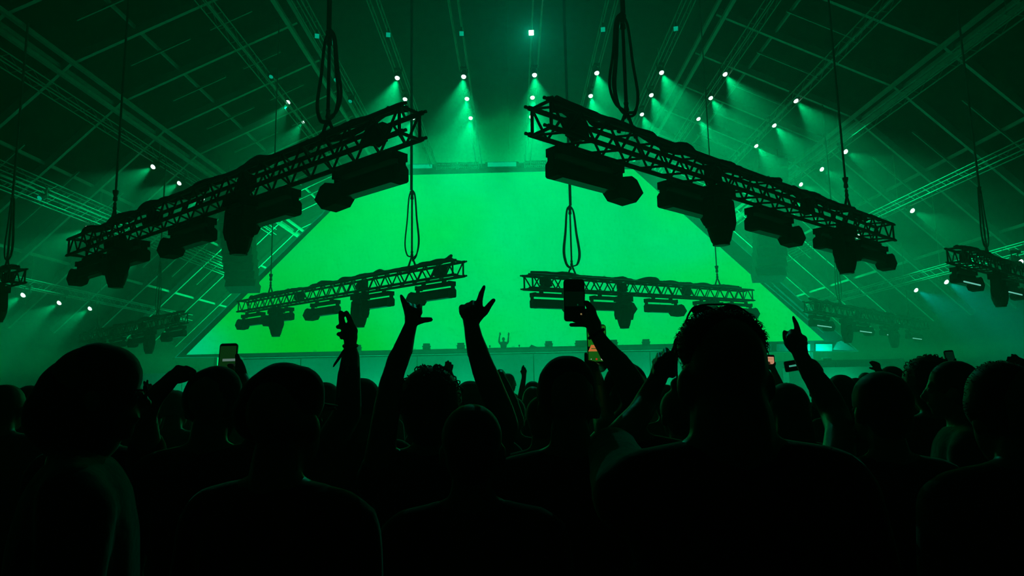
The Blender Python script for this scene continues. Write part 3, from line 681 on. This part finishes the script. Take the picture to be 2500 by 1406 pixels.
    if hair in ('messy', 'curly', 'afro', 'short', 'long') and (d < 4):
        t = MB(); cc = H(0, -0.015, 0.03)
        nn = {'messy': 3000, 'short': 1500, 'long': 1000, 'curly': 170, 'afro': 160}[hair]
        for q in range(nn):
            a, e_ = rnd.uniform(0, 2*math.pi), rnd.uniform(-0.35, 1.4)
            n_ = Vector((math.cos(a)*math.cos(e_), math.sin(a)*math.cos(e_), math.sin(e_)))
            if n_.y > 0.55 and n_.z < 0.45: continue
            g = hairT - 0.008
            s0 = cc + rot @ Vector((n_.x*(0.076*kk+g), n_.y*(0.094*kk+g), n_.z*(0.086*kk+g))); n_ = rot @ n_
            if hatpx:
                sp = [(P(q_[0], q_[1], q_[3] if len(q_) > 3 else d), q_[2]*(q_[3] if len(q_) > 3 else d)/F) for q_ in hatpx]
                c_, r_ = rnd.choice(sp); s0 = c_ + n_*(r_-0.002)
                if any((s0-c2).length < r2-0.004 for c2, r2 in sp) or s0.z < cc.z-0.06: continue
            if hair in ('messy', 'short', 'long'):
                tg = Vector((rnd.uniform(-1, 1), rnd.uniform(-1, 1), rnd.uniform(-1.2, 0.5))); ln = rnd.uniform(0.004, 0.013) if hair == 'messy' else rnd.uniform(0.003, 0.008)
                tg = (tg - n_*tg.dot(n_)).normalized(); t.tube([s0 - n_*0.003, s0 + n_*ln*0.45 + tg*ln*0.35, s0 + n_*ln*0.62 + tg*ln*1.15], [0.0011, 0.0008, 0.0002], 3)
            else:
                u_ = n_.cross(Vector((rnd.uniform(-1, 1), rnd.uniform(-1, 1), rnd.uniform(-1, 1)))).normalized(); rr = rnd.uniform(0.007, 0.013)
                t.tube([s0 + (n_*(0.4+math.sin(f_)) + u_*math.cos(f_))*rr for f_ in [R(-60+50*j) for j in range(7)]], 0.0022, 4)
        lo_ = t.build('loose_strands', 'hair', root); lo_['kind'] = 'stuff'
    return root, H, L, rot, kk
def finish_remesh():
    for o, v in REMESH:
        r = o.modifiers.new('solid', 'REMESH'); r.mode = 'VOXEL'; r.voxel_size = v; r.use_smooth_shade = True
        s = o.modifiers.new('smooth', 'SMOOTH'); s.factor = 0.5; s.iterations = 2
    dg = bpy.context.evaluated_depsgraph_get()
    new = [(o, bpy.data.meshes.new_from_object(o.evaluated_get(dg))) for o, v in REMESH]
    for o, me in new:
        nm = o.data.name; old = o.data; o.modifiers.clear(); o.data = me; me.name = nm
    for bo, ho in MERGE:                                        # hands are meshed finer, then become part of the one body mesh
        bm = bmesh.new(); bm.from_mesh(bo.data); bm.from_mesh(ho.data); bm.to_mesh(bo.data); bm.free()
        bpy.data.objects.remove(ho)
        for p in bo.data.polygons: p.use_smooth = True

def smartphone(pxc, pyc, d, label, wpx=None, tilt=0.0, screen=None, pitch=0, wm=0.073, hm=0.150):
    c = P(pxc, pyc, d); t = thing('smartphone', label, 'phone', c, 'phones held up in the crowd')
    t.rotation_euler = (R(-8.0+pitch), R(tilt), 0)
    bm = bmesh.new(); bmesh.ops.create_cube(bm, size=1)
    for v in bm.verts: v.co = Vector((v.co.x*wm, v.co.y*0.0085, v.co.z*hm))
    ed = [e for e in bm.edges if abs((e.verts[0].co-e.verts[1].co).normalized().y) > 0.9]
    bmesh.ops.bevel(bm, geom=ed, offset=0.011, segments=4, affect='EDGES', profile=0.5)
    me = bpy.data.meshes.new('case'); bm.to_mesh(me); bm.free(); me.materials.append(M['phone'])
    o = bpy.data.objects.new('case', me); COL.objects.link(o); o.parent = t
    MB().box((0, -0.0044, 0), (wm*0.93, 0.0008, hm*0.955)).build('screen', 'glass' if screen is None else screen, t)
    MB().lathe((-wm*0.28, 0.0042, hm*0.38), (0, 1, 0), [(0, 0.009), (0.002, 0.009)], 10).build('camera_lens', 'glass', t)
    MB().box((wm*0.5, 0, hm*0.15), (0.002, 0.003, 0.018)).build('side_button', 'phone', t)
    return t
def quad(t, x, z, w_, h_, m, nm, y=-0.0050):
    return MB().box((x, y, z), (w_, 0.0005, h_)).build(nm, m, t)

# --- nearest rows, left to right
hd0 = person(242, 842, 1.60, 'person in a big dark hood and glasses, face turned right', yaw=-58, hair='hood', skin='skin_b', top='cloth_dark', vox=0.010, hs=0.93,
       hatpx=[(240, 911, 76), (186, 960, 88), (172, 1010, 100), (200, 1050, 92), (262, 920, 78), (246, 965, 84), (215, 925, 78)], hairmat='cloth_black')
person(525, 889, 2.25, 'person in a dark cap filming with a phone beside the hooded head', hair='cap', top='cloth_black', hatpx=[(520, 962, 66), (515, 975, 66), (530, 950, 58)], hairmat='cloth_black', vox=0.0105,
       arms={'R': dict(d=2.6, arm=[(640, 1010, 34, 2.35), (600, 950, 22, 2.55), (590, 922, 16), (588, 908, 14)],
             hand=[[(588, 908, 14), (586, 895, 12), (584, 884, 9)], [(586, 892, 8), (581, 878, 6.5), (579, 868, 5.5)], [(583, 900, 8), (575, 894, 6, 2.69), (560, 892, 5.5, 2.69)], [(584, 905, 8), (572, 903, 6, 2.69), (560, 902, 5.5, 2.69)], [(584, 912, 8), (572, 912, 6, 2.69), (562, 911, 5.5, 2.69)], [(586, 917, 7), (574, 920, 5, 2.69), (566, 919, 5, 2.69)]])})
person(700, 884, 1.55, 'person in a dark cap with curly hair ends and one lit cheek', yaw=-18, hair='cap', top='cloth_black', hs=1.0, vox=0.010,
       hatpx=[(690, 968, 84), (668, 985, 84), (712, 975, 80), (640, 1010, 70), (725, 960, 68)], hairmat='cloth_black')
person(1052, 894, 2.30, 'curly-haired person raising both arms with fingers spread towards the screen', hair='curly', hs=1.02, top='cloth_black', vox=0.0105, sleeve=0.25,
       arms={'L': dict(d=2.2, arm=[(938, 1040, 34), (947, 986, 33), (954, 940, 30), (963, 906, 27), (972, 879, 28), (983.5, 854, 25), (995, 817, 19), (1004, 790, 15.5)],
             hand=[[(1004, 790, 15), (1004, 776, 16), (1007, 762, 19)], [(1004, 776, 15), (996, 757, 11), (988, 741, 7.5), (983, 730, 6), (979.6, 722, 4.2)],
                   [(1000, 760, 11), (997, 744, 7), (1000, 752, 7, 2.17)], [(1010, 760, 12), (1009, 748, 7), (1010, 757, 7, 2.16)], [(1020, 762, 12), (1025, 747, 6.5), (1024, 758, 7, 2.17)],
                   [(1008, 784, 12), (1020, 785, 8.5), (1036, 781, 7.2), (1051, 780, 6)]]),
             'R': dict(d=2.2, arm=[(1236, 1040, 32), (1225, 1006, 32), (1203, 958, 33), (1189, 922, 32), (1179, 897, 30), (1167, 861, 27), (1157, 825, 22), (1151, 793, 19)],
             hand=[[(1151, 793, 19), (1150, 777, 20), (1146, 760, 20)], [(1152, 775, 18), (1168, 752, 11), (1170.7, 734, 8), (1175.5, 716, 6.6), (1182, 700, 4.4)],
                   [(1155, 756, 13), (1154, 739, 7), (1154, 752, 8, 2.16)], [(1145, 760, 14), (1143, 746, 8), (1143, 757, 8, 2.16)], [(1138, 766, 15), (1129, 752, 9.5), (1130, 764, 9, 2.16)],
                   [(1160, 780, 14), (1170, 770, 12), (1184, 761, 9), (1195, 745, 7), (1205, 733, 5.4)]])})
person(1152, 985, 1.70, 'short smooth-headed person seen from behind below the pointing arm', hair='buzz', skin='skin_b', top='cloth_dark', vox=0.010, hs=0.98)
person(1385, 868, 1.95, 'person in a rounded dark cap filming with a lit phone', hair='cap', hs=1.0, top='cloth_black', vox=0.0105, hatpx=[(1384, 942, 72), (1384, 960, 74), (1380, 930, 62), (1388, 930, 62)], hairmat='cloth_black',
       arms={'R': dict(d=2.45, arm=[(1480, 1050, 30, 2.1), (1462, 960, 24, 2.35), (1452, 915, 17), (1450, 905, 15)],
             hand=[[(1450, 905, 14), (1448, 893, 12), (1442, 888, 9)], [(1438, 893, 8), (1431, 880, 5), (1430.5, 864, 4.5)], [(1455, 895, 8), (1462, 892, 6, 2.56), (1468, 880, 5, 2.57)], [(1455, 900, 8), (1468, 897, 6, 2.56), (1474, 886, 5, 2.57)], [(1452, 895, 7), (1456, 888, 5.5, 2.56), (1460, 878, 5, 2.57)], [(1455, 905, 7), (1472, 903, 5, 2.56), (1480, 894, 4.5, 2.57)]])})
hd7 = person(1758, 748, 1.40, 'tall messy-haired person with sunglasses pushed up and a raised fist', hair='messy', hs=1.05, neck=1.35, top='cloth_black', vox=0.0105, width=1.12,
       hatpx=[(1745, 838, 84), (1790, 838, 78), (1762, 870, 96), (1730, 845, 78)], sleeve=0.9,
       arms={'L': dict(d=1.9, arm=[(1492, 1090, 40, 1.75), (1560, 1012, 32, 1.85), (1576, 985, 30), (1592, 950, 25), (1606, 925, 22)],
             hand=[[(1606, 925, 22), (1614, 900, 22), (1622, 882, 22)], [(1620, 905, 20), (1635, 893, 19), (1641, 912, 11)], [(1632, 885, 18), (1646, 866, 11), (1650.5, 847, 8.2), (1652, 830, 6.6)],
                   [(1622, 880, 14), (1626, 857, 9), (1628, 868, 9, 1.86)], [(1616, 884, 14), (1610, 868, 9), (1612, 880, 9, 1.86)], [(1610, 894, 14), (1599.5, 883, 8), (1602, 895, 8, 1.86)], [(1612, 905, 14), (1598, 900, 7), (1602, 911, 7, 1.86)]])})
person(1530, 881, 2.42, 'person in a dark cap holding a phone high above the stage view', hair='cap', top='cloth_black', vox=0.0105, hatpx=[(1528, 938, 54), (1532, 948, 54)], hairmat='cloth_black', sleeve=0.3,
       arms={'L': dict(d=2.3, arm=[(1560, 1000, 38), (1542, 944, 37), (1527, 916, 34), (1508, 886, 30), (1488, 862, 25), (1469.5, 837, 20), (1452, 809, 17)],
             hand=[[(1452, 809, 17), (1450, 794, 19), (1443, 779, 18)], [(1440, 780, 13), (1431, 781, 11), (1424, 776, 9)], [(1448, 776, 12), (1445, 757, 10), (1434, 741, 7.5), (1429, 738, 5.5)],
                   [(1440, 792, 8), (1420, 792, 6.2), (1394, 793, 5)], [(1444, 778, 9), (1426, 772, 6.5, 2.325), (1400, 770, 5.5, 2.325)], [(1445, 766, 9), (1424, 758, 6.5, 2.325), (1398, 756, 5.5, 2.325)], [(1445, 785, 9), (1424, 783, 6.5, 2.325), (1402, 782, 5.5, 2.325)]])})
person(2138, 906, 2.05, 'person with rim-lit hair pointing one finger up at the right', yaw=8, hair='short', hs=0.92, top='cloth_black', vox=0.0105, sleeve=0.35,
       arms={'L': dict(d=2.28, arm=[(2052, 1048, 35, 2.2), (2039, 1012, 34), (2025.6, 982, 33), (2003, 943, 30), (1982, 914, 25), (1964, 886, 20), (1955, 868, 18)],
             hand=[[(1955, 868, 18), (1950, 850, 20), (1942, 828, 21)], [(1950, 845, 18), (1958, 830, 13)], [(1940, 845, 18), (1930, 836, 16), (1918, 826, 7), (1916, 818, 5.8), (1915.3, 810, 5)],
                   [(1944, 825, 14), (1948, 809, 7.5), (1943.7, 791, 6), (1937, 775, 4.2)], [(1936, 822, 13), (1933, 809, 6.5), (1934, 820, 7, 2.24)], [(1928, 826, 12), (1925, 814, 6), (1926, 824, 6.5, 2.24)], [(1952, 835, 12), (1964, 838, 8, 2.25), (1952, 846, 7, 2.23)]])})
person(2452, 880, 1.72, 'big-haired person at the right edge, shoulder lit from the stage', hair='short', hs=1.08, top='cloth_dark', vox=0.010, width=1.1, hatpx=[(2448, 962, 80), (2440, 990, 76), (2462, 980, 78)])
person(2314, 880, 2.75, 'person in left-facing profile with a lit forehead near the right edge', yaw=62, hair='short', skin='skin_a', top='cloth_black', vox=0.0105, hs=0.90)
person(2258, 868, 3.3, 'person with a bushy round hairstyle near the right edge', hair='afro', hs=1.0, top='cloth_black', vox=0.012)
# --- second rows
person(262, 912, 2.42, 'person half hidden behind the hood, bending a wrist beside it', hair='short', top='cloth_black', vox=0.0105, sleeve=0.5,
       arms={'R': dict(d=2.2, arm=[(352, 1015, 28), (370, 979, 25), (386, 959, 23), (406, 939, 20), (420, 923, 18)],
             hand=[[(420, 923, 18), (438, 913, 18), (450, 911, 14)], [(430, 905, 10), (434, 896, 6), (446, 899, 6)], [(445, 902, 9), (456, 898, 6), (466, 903, 6)], [(452, 908, 10), (466, 903, 6.5), (474, 907, 5.6)], [(448, 918, 12), (462, 917, 7), (470, 914, 6)], [(440, 925, 11), (452, 926, 7), (464, 921, 5.5)]])})
ph20 = person(886, 917, 2.95, 'person in a cap raising a hand with two fingers up', hair='cap', top='cloth_dark', vox=0.0105, hairmat='cloth_dark',
       arms={'L': dict(d=2.75, sleeve=4, arm=[(848, 1010, 33), (851, 940, 29), (854, 895, 25), (856, 870, 22), (855, 843, 14.5)],
             hand=[[(855, 843, 14.5), (856, 822, 17), (853, 806, 18)], [(856, 822, 14), (863, 808, 11), (860, 797, 9)], [(845, 805, 12), (836, 791, 8), (833.5, 777, 7.2), (832.6, 764, 6.4)],
                   [(858, 800, 11), (857, 788, 7.5), (852.6, 776, 6.8), (846, 763, 5.2)], [(845, 806, 10), (835, 797, 6.5), (825.5, 798, 5.6)], [(847, 815, 10), (836, 816, 6), (827, 815.5, 5.4)], [(850, 822, 11), (838, 822, 6), (834, 824, 5)]])})
person(796, 928, 3.6, 'person in a soft cap between the curly cap and the raised hand', hair='cap', top='cloth_grey', hairmat='cloth_grey', yaw=-10)
person(1148, 924, 3.1, 'person in a pale cap behind the smooth-headed person', hair='cap', top='cloth_grey', hairmat='cloth_pale')
person(1915, 934, 2.9, 'person with dark hair right of the messy-haired head', hair='long', top='cloth_black')
person(2048, 914, 4.2, 'round-headed person behind the pointing forearm', hair='short', top='cloth_dark')
person(2086, 922, 6.5, 'small distant head left of the rim-lit hair', hair='short', top='cloth_dark')
person(2172, 890, 4.7, 'person in a hat with a hand laid by the brim at the right', hair='cap', top='cloth_dark', hairmat='cloth_black', vox=0.0105,
       arms={'L': dict(d=3.9, arm=[(2110, 960, 17), (2148, 915, 9), (2146, 906, 8)], hand=[[(2146, 906, 8), (2140, 897, 8)], [(2138, 896, 5), (2130, 889, 3.6), (2125, 885, 3)], [(2138, 893, 5), (2133, 886, 3.6), (2130, 883, 3)], [(2141, 891, 5), (2139, 886, 3.6), (2134, 884, 3)], [(2145, 893, 5), (2145, 889, 3.6), (2141, 887, 3)], [(2138, 900, 4), (2130, 900, 3), (2124, 898, 2.6)]])})
person(22, 938, 3.6, 'person at the left edge with flattened hair', hair='short', top='cloth_black')
person(80, 940, 4.6, 'person peeking out left of the hood', hair='short', top='cloth_dark')
person(430, 948, 4.2, 'pale-capped person framed under the bent wrist', hair='cap', top='cloth_grey', hairmat='cloth_pale')
person(1242, 911, 9.5, 'distant person looking right near the middle of the crowd', yaw=-55, hair='short', top='cloth_dark')
person(1300, 930, 6.5, 'distant person with a raised open hand and bushy hair', hair='short', top='cloth_dark', vox=0.011,
       arms={'L': dict(d=6.4, arm=[(1270, 975, 8), (1278, 928, 6), (1279, 922, 5.5)], hand=[[(1279, 922, 5.5), (1279, 912, 5.5)], [(1277, 911, 3), (1275, 900, 2.4), (1276, 896, 2.2)], [(1279, 910, 3), (1278, 900, 2.4), (1278, 893, 2.2)], [(1281, 911, 3), (1281.5, 903, 2.4), (1282, 899, 2.2)], [(1282, 913, 3), (1284, 907, 2.2), (1284.5, 904, 2)], [(1276, 914, 3), (1273, 909, 2.2), (1272, 906, 2)]])})
person(1300, 943, 4.6, 'bald-headed person left of the rounded cap', hair='bald', top='cloth_dark')
person(1322, 966, 3.0, 'person in a tee with lit shoulder seams by the rounded cap', hair='buzz', top='cloth_grey', hs=0.95)
person(1250, 968, 4.1, 'person lifting a thick forearm beside the pointing arm', hair='short', top='cloth_dark', vox=0.011,
       arms={'L': dict(d=3.5, arm=[(1262, 1030, 20), (1250, 985, 17), (1232, 940, 13), (1226, 926, 11)], hand=[[(1226, 926, 11), (1222, 914, 10), (1221, 910, 9)], [(1217, 916, 5), (1215, 908, 4), (1218, 914, 4, 3.46)], [(1222, 912, 5), (1220, 905, 4), (1222, 911, 4, 3.46)], [(1226, 913, 5), (1226, 906, 4), (1226, 912, 4, 3.46)], [(1230, 916, 5), (1230, 911, 4), (1229, 917, 4, 3.46)], [(1218, 922, 5), (1216, 917, 4), (1220, 916, 4, 3.46)]])})
person(1652, 948, 3.0, 'person with tied hair framed below the raised fist', hair='bun', top='cloth_grey', hs=0.95, yaw=12)
person(1622, 938, 4.6, 'person with fuzzy hair behind the raised fist', hair='messy', top='cloth_grey')
person(1897, 935, 5.6, 'person filming with a small bright phone right of the big head', hair='short', top='cloth_dark', vox=0.011,
       arms={'L': dict(d=5.4, arm=[(1912, 960, 12), (1893, 915, 8), (1888, 902, 7)], hand=[[(1888, 902, 7), (1885, 895, 6.5)], [(1884, 896, 4), (1891, 890, 3), (1892, 886, 2.6)], [(1882, 897, 4), (1875, 892, 3), (1872, 888, 2.6)], [(1882, 900, 4), (1875, 897, 3), (1872, 893, 2.6)], [(1880, 893, 3), (1875, 877, 2.6, 5.5), (1873, 868, 2.4, 5.5)], [(1880, 895, 3), (1870, 874, 2.4, 5.5), (1868, 870, 2.2, 5.5)]])})
person(1935, 940, 4.9, 'person aiming a sideways phone behind the pointing arm', hair='short', top='cloth_dark', vox=0.011,
       arms={'R': dict(d=4.7, arm=[(1998, 960, 14), (1999, 905, 11), (1992, 893, 10)], hand=[[(1992, 893, 10), (1984, 886, 9)], [(1984, 884, 5), (1972, 880, 4), (1962, 886, 3.5)], [(1986, 882, 5), (1976, 878, 4), (1966, 882, 3.5)], [(1990, 884, 5), (1982, 879, 4), (1972, 884, 3.5)], [(1994, 888, 5), (1988, 882, 4), (1980, 887, 3.5)], [(1986, 893, 5), (1974, 894, 4), (1966, 893, 3.5)]])})
person(2478, 905, 3.4, 'person at the right edge stretching a hand to the left', hair='short', top='cloth_dark', vox=0.0105,
       arms={'R': dict(d=3.3, arm=[(2560, 960, 22), (2520, 895, 13), (2500, 887, 10)], hand=[[(2500, 887, 10), (2488, 881, 9), (2482, 880, 8)], [(2480, 877, 5), (2470, 874, 3.6), (2461, 873, 3)], [(2480, 881, 5), (2468, 880, 3.6), (2459, 880, 3)], [(2481, 875, 5), (2475, 870, 3.8), (2471, 866, 3)], [(2484, 885, 5), (2474, 886, 3.4), (2466, 886, 3)], [(2486, 876, 5), (2481, 870, 3.6), (2479, 867, 3)]])})
person(2352, 905, 4.4, 'person filming behind the profile head at the right', hair='short', top='cloth_dark', vox=0.011,
       arms={'L': dict(d=4.3, arm=[(2310, 955, 14), (2322, 905, 9), (2322, 895, 8)], hand=[[(2322, 895, 8), (2321, 888, 7.5)], [(2318, 888, 4), (2311, 882, 3), (2310, 876, 2.8)], [(2325, 888, 4), (2331, 882, 3), (2332, 877, 2.8)], [(2325, 891, 4), (2332, 887, 3), (2333, 882, 2.8)], [(2319, 891, 4), (2311, 888, 3), (2310, 883, 2.8)], [(2320, 886, 4), (2316, 884, 3), (2312, 885, 2.8)]])})
person(1080, 944, 4.4, 'person behind the curly hair lifting an open hand', hair='short', top='cloth_dark', vox=0.010,
       arms={'R': dict(d=4.3, arm=[(1112, 970, 13), (1100, 920, 9), (1097, 910, 8)], hand=[[(1097, 910, 8), (1095, 902, 8)], [(1090, 900, 4), (1089, 890, 3.2), (1089, 885, 2.8)], [(1094, 898, 4), (1094, 888, 3.2), (1094, 882, 2.8)], [(1098, 899, 4), (1099, 890, 3.2), (1100, 886, 2.8)], [(1101, 902, 4), (1104, 896, 3), (1105, 892, 2.6)], [(1088, 905, 4), (1084, 900, 3), (1083, 896, 2.6)]])})
person(372, 965, 4.8, 'person spreading fingers beside the hooded face', hair='short', top='cloth_dark', vox=0.010,
       arms={'L': dict(d=4.6, arm=[(348, 1000, 12), (356, 966, 8), (358, 958, 7)], hand=[[(358, 958, 7), (360, 948, 7)], [(357, 946, 4), (353, 938, 2.8), (352, 932, 2.4)], [(360, 944, 4), (359, 934, 2.8), (360, 929, 2.4)], [(363, 946, 4), (365, 940, 2.8), (368, 938, 2.4)], [(364, 950, 4), (368, 945, 2.8), (370, 942, 2.4)], [(355, 952, 3.5), (352, 947, 2.6), (351, 944, 2.4)]])})
# --- the crowd nearer the stage
_rn = random.Random(5); _k = 0
DIST = [(420, 8.0), (560, 7.0), (930, 6.5), (985, 9.0), (1460, 7.0), (1600, 8.2), (1990, 8.6), (2110, 8.8)]
WH = ['beyond the bent wrist', 'beyond the dark cap', 'left of the curly hair', 'beyond the curly hair', 'under the lit phone', 'left of the raised fist', 'right of the pointing forearm', 'beyond the rim-lit hair']
for (x_, d_), w_ in zip(DIST, WH):
    z_ = _rn.uniform(1.60, 1.74); hor = 940 - 0.0196*(x_-1250)
    person(x_, hor - (z_-1.66)*F/d_, d_, f'far crowd member facing the stage, {w_}', hair=_rn.choice(['short', 'cap', 'buzz', 'long']), top=_rn.choice(['cloth_dark', 'cloth_grey', 'cloth_black']), yaw=_rn.uniform(-15, 15), vox=0.018, hairmat='hair', group='far crowd near the stage')
# --- performer on stage
tpd = P(1229, 823, 39.4)
person(1229, 823, 39.4, 'performer on stage raising both arms in front of the screen', yaw=180, hair='short', top='cloth_black', vox=0.018, floor_z=ZDECK, group='performer',
       arms={'R': dict(d=39.2, arm=[(1218.5, 834, 2.4), (1219, 826, 2.0), (1220, 820, 1.5)], hand=[[(1220, 820, 1.6), (1220.5, 816, 1.7)], [(1220, 816, 0.7), (1219, 812.5, 0.6)], [(1220.6, 816, 0.7), (1220.4, 811.6, 0.6)], [(1221.3, 816, 0.7), (1221.6, 812, 0.6)], [(1221.8, 817, 0.7), (1222.6, 813.6, 0.6)], [(1221, 818, 0.7), (1223.4, 816.4, 0.6)]]),
             'L': dict(d=39.2, arm=[(1240.5, 834, 2.4), (1241, 826, 2.0), (1241.7, 820, 1.5)], hand=[[(1241.7, 820, 1.6), (1242, 816, 1.7)], [(1241.2, 816, 0.7), (1240.6, 812.5, 0.6)], [(1241.8, 816, 0.7), (1241.6, 811.6, 0.6)], [(1242.4, 816, 0.7), (1242.7, 812, 0.6)], [(1243, 817, 0.7), (1243.6, 813.6, 0.6)], [(1240.8, 818, 0.7), (1239.3, 816.6, 0.6)]])})
finish_remesh()

# --- things worn and held
root, H, L, rot, kk = hd7
t = root
g = MB()
def HH(x, y, z): return H(x, y, z)
sg = thing('sunglasses', 'dark sunglasses pushed up onto the messy hair', 'sunglasses', P(1745, 752, 1.44), world=True)
MB().tube(slack([P(*q) for q in ((1684, 762, 1.45), (1695, 750, 1.47), (1720, 744, 1.49), (1745, 743, 1.50), (1770, 743, 1.50), (1795, 746, 1.48), (1815, 756, 1.46))], 0), 0.0022, 6).build('brow_bar', 'black', sg)
for s, (x_, y_) in ((-1, (1715, 757)), (1, (1785, 756))): MB().ellipsoid(P(x_, y_, 1.48), (0.026, 0.004, 0.013), Matrix.Rotation(R(-30), 3, 'X')).build('lens', 'glass', sg, True)
MB().tube(slack([P(*q) for q in ((1684, 762, 1.45), (1679, 772, 1.43), (1676, 786, 1.40), (1680, 800, 1.37))], 0), 0.0022, 5).build('temple_arm', 'black', sg)
MB().tube(slack([P(*q) for q in ((1815, 756, 1.46), (1832, 770, 1.43), (1842, 790, 1.38))], 0), 0.0022, 5).build('temple_arm', 'black', sg)
tag(MB().tube(slack([P(*q) for q in ((1656, 833, 1.62), (1653, 860, 1.60), (1652, 890, 1.58), (1653, 920, 1.56), (1658, 950, 1.52), (1664, 977, 1.48), (1676, 1000, 1.45))], 0), 0.0022, 6).build('hanging_cord', 'cable'), 'thin dark cord hanging beside the messy-haired head', 'cord')
_, H0, L0, rot0, kk0 = hd0
eg = thing('eyeglasses', 'eyeglasses worn by the hooded person', 'glasses', H0(0, 0.1, -0.01), world=True)
for s in (-1, 1):
    c0 = H0(s*0.033, 0.108, -0.008)
    MB().tube([c0 + rot0 @ Vector((0.024*math.cos(a_), 0, 0.019*math.sin(a_))) for a_ in [2*math.pi*j/14 for j in range(15)]], 0.0022, 5, False).build('rim', 'black', eg)
    MB().lathe(c0 - rot0.col[1]*0.001, rot0.col[1], [(0, 0.022), (0.0015, 0.022)], 14).build('lens', 'glass', eg)
    MB().tube([H0(s*0.058, 0.106, 0.0), H0(s*0.082, 0.07, 0.002), H0(s*0.085, 0.0, -0.005)], 0.0022, 5).build('temple_arm', 'black', eg)
MB().tube([H0(-0.01, 0.112, 0.0), H0(0, 0.116, 0.003), H0(0.01, 0.112, 0.0)], 0.002, 5).build('bridge', 'black', eg)
strap = thing('wrist_strap', 'loose festival wrist strap dangling from the two-finger hand', 'wristband', P(839, 860, 2.75), world=True)
MB().tube(slack([P(*q) for q in ((838, 846, 2.72), (845, 851, 2.70), (858, 852, 2.70), (871, 846, 2.72), (872, 842, 2.76), (856, 840, 2.79), (840, 842, 2.77), (838, 846, 2.72))], 0), 0.004, 5).build('band', 'cloth_black', strap)
MB().loft([(P(*q), Vector((w_, 0, w_*0.5)), Vector((0, 0.003, 0))) for q, w_ in (((840, 853, 2.72), 0.006), ((828, 874, 2.70), 0.010), ((820, 886, 2.70), 0.009), ((814, 896, 2.70), 0.003))]).build('loose_end', 'cloth_black', strap)
brc = thing('bracelet', 'beaded bracelet on the wrist of the high phone holder', 'bracelet', P(1466, 812, 2.3), world=True)
wc, w2 = P(1456, 815, 2.3), P(1452, 809, 2.3); ax = (P(1440, 790, 2.3)-P(1470, 838, 2.3)).normalized(); xx, yy = MB().frame(ax)
for k in range(14):
    a = 2*math.pi*k/14; MB().ellipsoid(wc + (xx*math.cos(a)+yy*math.sin(a))*0.0275, (0.006,)*3, n=8, m=6).build('bead', 'black', brc)
# phones
def scr_mat(name, col, s): return emit(name, col, s)
t = smartphone(1402, 733, 2.305, 'dark phone held high in the middle, screen almost black', tilt=1.2, wm=0.0725, hm=0.148)
quad(t, 0.022, -0.0500, 0.0055, 0.0055, emit('tiny_thumbnail', (0.55, 0.40, 0.15), 0.6), 'thumbnail'); quad(t, 0.011, -0.0175, 0.004, 0.006, emit('focus_mark', (0.0, 0.25, 0.09), 0.5), 'focus_mark')
quad(t, 0, 0.0035, 0.066, 0.052, emit('dim_preview', (0.0, 0.02, 0.007), 0.3), 'preview')
t = smartphone(1457, 840, 2.55, 'phone showing an orange pyramid picture below the raised arm', tilt=0.6, wm=0.073, hm=0.150)
quad(t, 0, 0.03, 0.067, 0.08, emit('phone_green', (0.01, 0.22, 0.01), 0.9), 'picture_top')
MB().prism([(-0.0335, -0.0055, -0.0285), (0.033, -0.0055, -0.0285), (0.018, -0.0055, -0.004), (-0.022, -0.0055, -0.004)], (0, 0.0004, 0)).build('pyramid_picture', emit('phone_orange', (0.85, 0.25, 0.06), 0.85), t)
quad(t, -0.012, -0.018, 0.02, 0.003, emit('phone_scribble', (0.03, 0.25, 0.02), 0.5), 'scribble', y=-0.0060)
quad(t, 0, -0.0475, 0.067, 0.038, emit('phone_dark_green', (0.01, 0.16, 0.01), 0.8), 'picture_bottom')
for x_, c_, r_ in ((-0.024, (0.7, 0.9, 0.7), 0.0018), (-0.004, (0.75, 0.03, 0.02), 0.0036), (0.017, (0.85, 0.80, 0.65), 0.0046)):
    MB().lathe((x_, -0.0052, -0.058), (0, -1, 0), [(0, r_), (0.0004, r_)], 12).build('control_dot', emit('phone_dot', c_, 0.9), t)
t = smartphone(556, 883, 2.70, 'phone with a dim green picture above the dark cap', tilt=-0.5, wm=0.0715, hm=0.147)
quad(t, 0, 0.010, 0.064, 0.105, emit('phone_dim_green', (0.005, 0.055, 0.008), 0.7), 'picture'); quad(t, 0.006, 0.006, 0.05, 0.010, emit('phone_pale_band', (0.22, 0.36, 0.30), 0.7), 'pale_band', y=-0.0056); quad(t, 0, -0.055, 0.064, 0.026, emit('phone_leaf', (0.03, 0.2, 0.01), 0.7), 'lower_picture')
t = smartphone(1881.5, 884, 5.45, 'small bright phone with a peach screen right of the big head', tilt=3, wm=0.065, hm=0.12)
quad(t, 0, 0, 0.052, 0.085, emit('phone_peach', (0.95, 0.42, 0.25), 0.9), 'picture')
for k in range(3): quad(t, -0.004, 0.025-0.025*k, 0.04, 0.004, emit('phone_rows', (0.55, 0.30, 0.08), 0.8), 'text_row', y=-0.0056)
t = smartphone(1940, 892, 4.72, 'sideways phone with a thin lit strip behind the pointing arm', tilt=82, wm=0.075, hm=0.15)
quad(t, 0, 0.0, 0.012, 0.09, emit('phone_strip', (0.1, 0.75, 0.5), 0.6), 'strip')
t = smartphone(2320, 878, 4.32, 'dark phone top sticking out above the profile head', tilt=-3, wm=0.06, hm=0.12)
quad(t, 0, 0.02, 0.052, 0.06, emit('phone_black_green', (0.0, 0.03, 0.012), 0.6), 'picture')
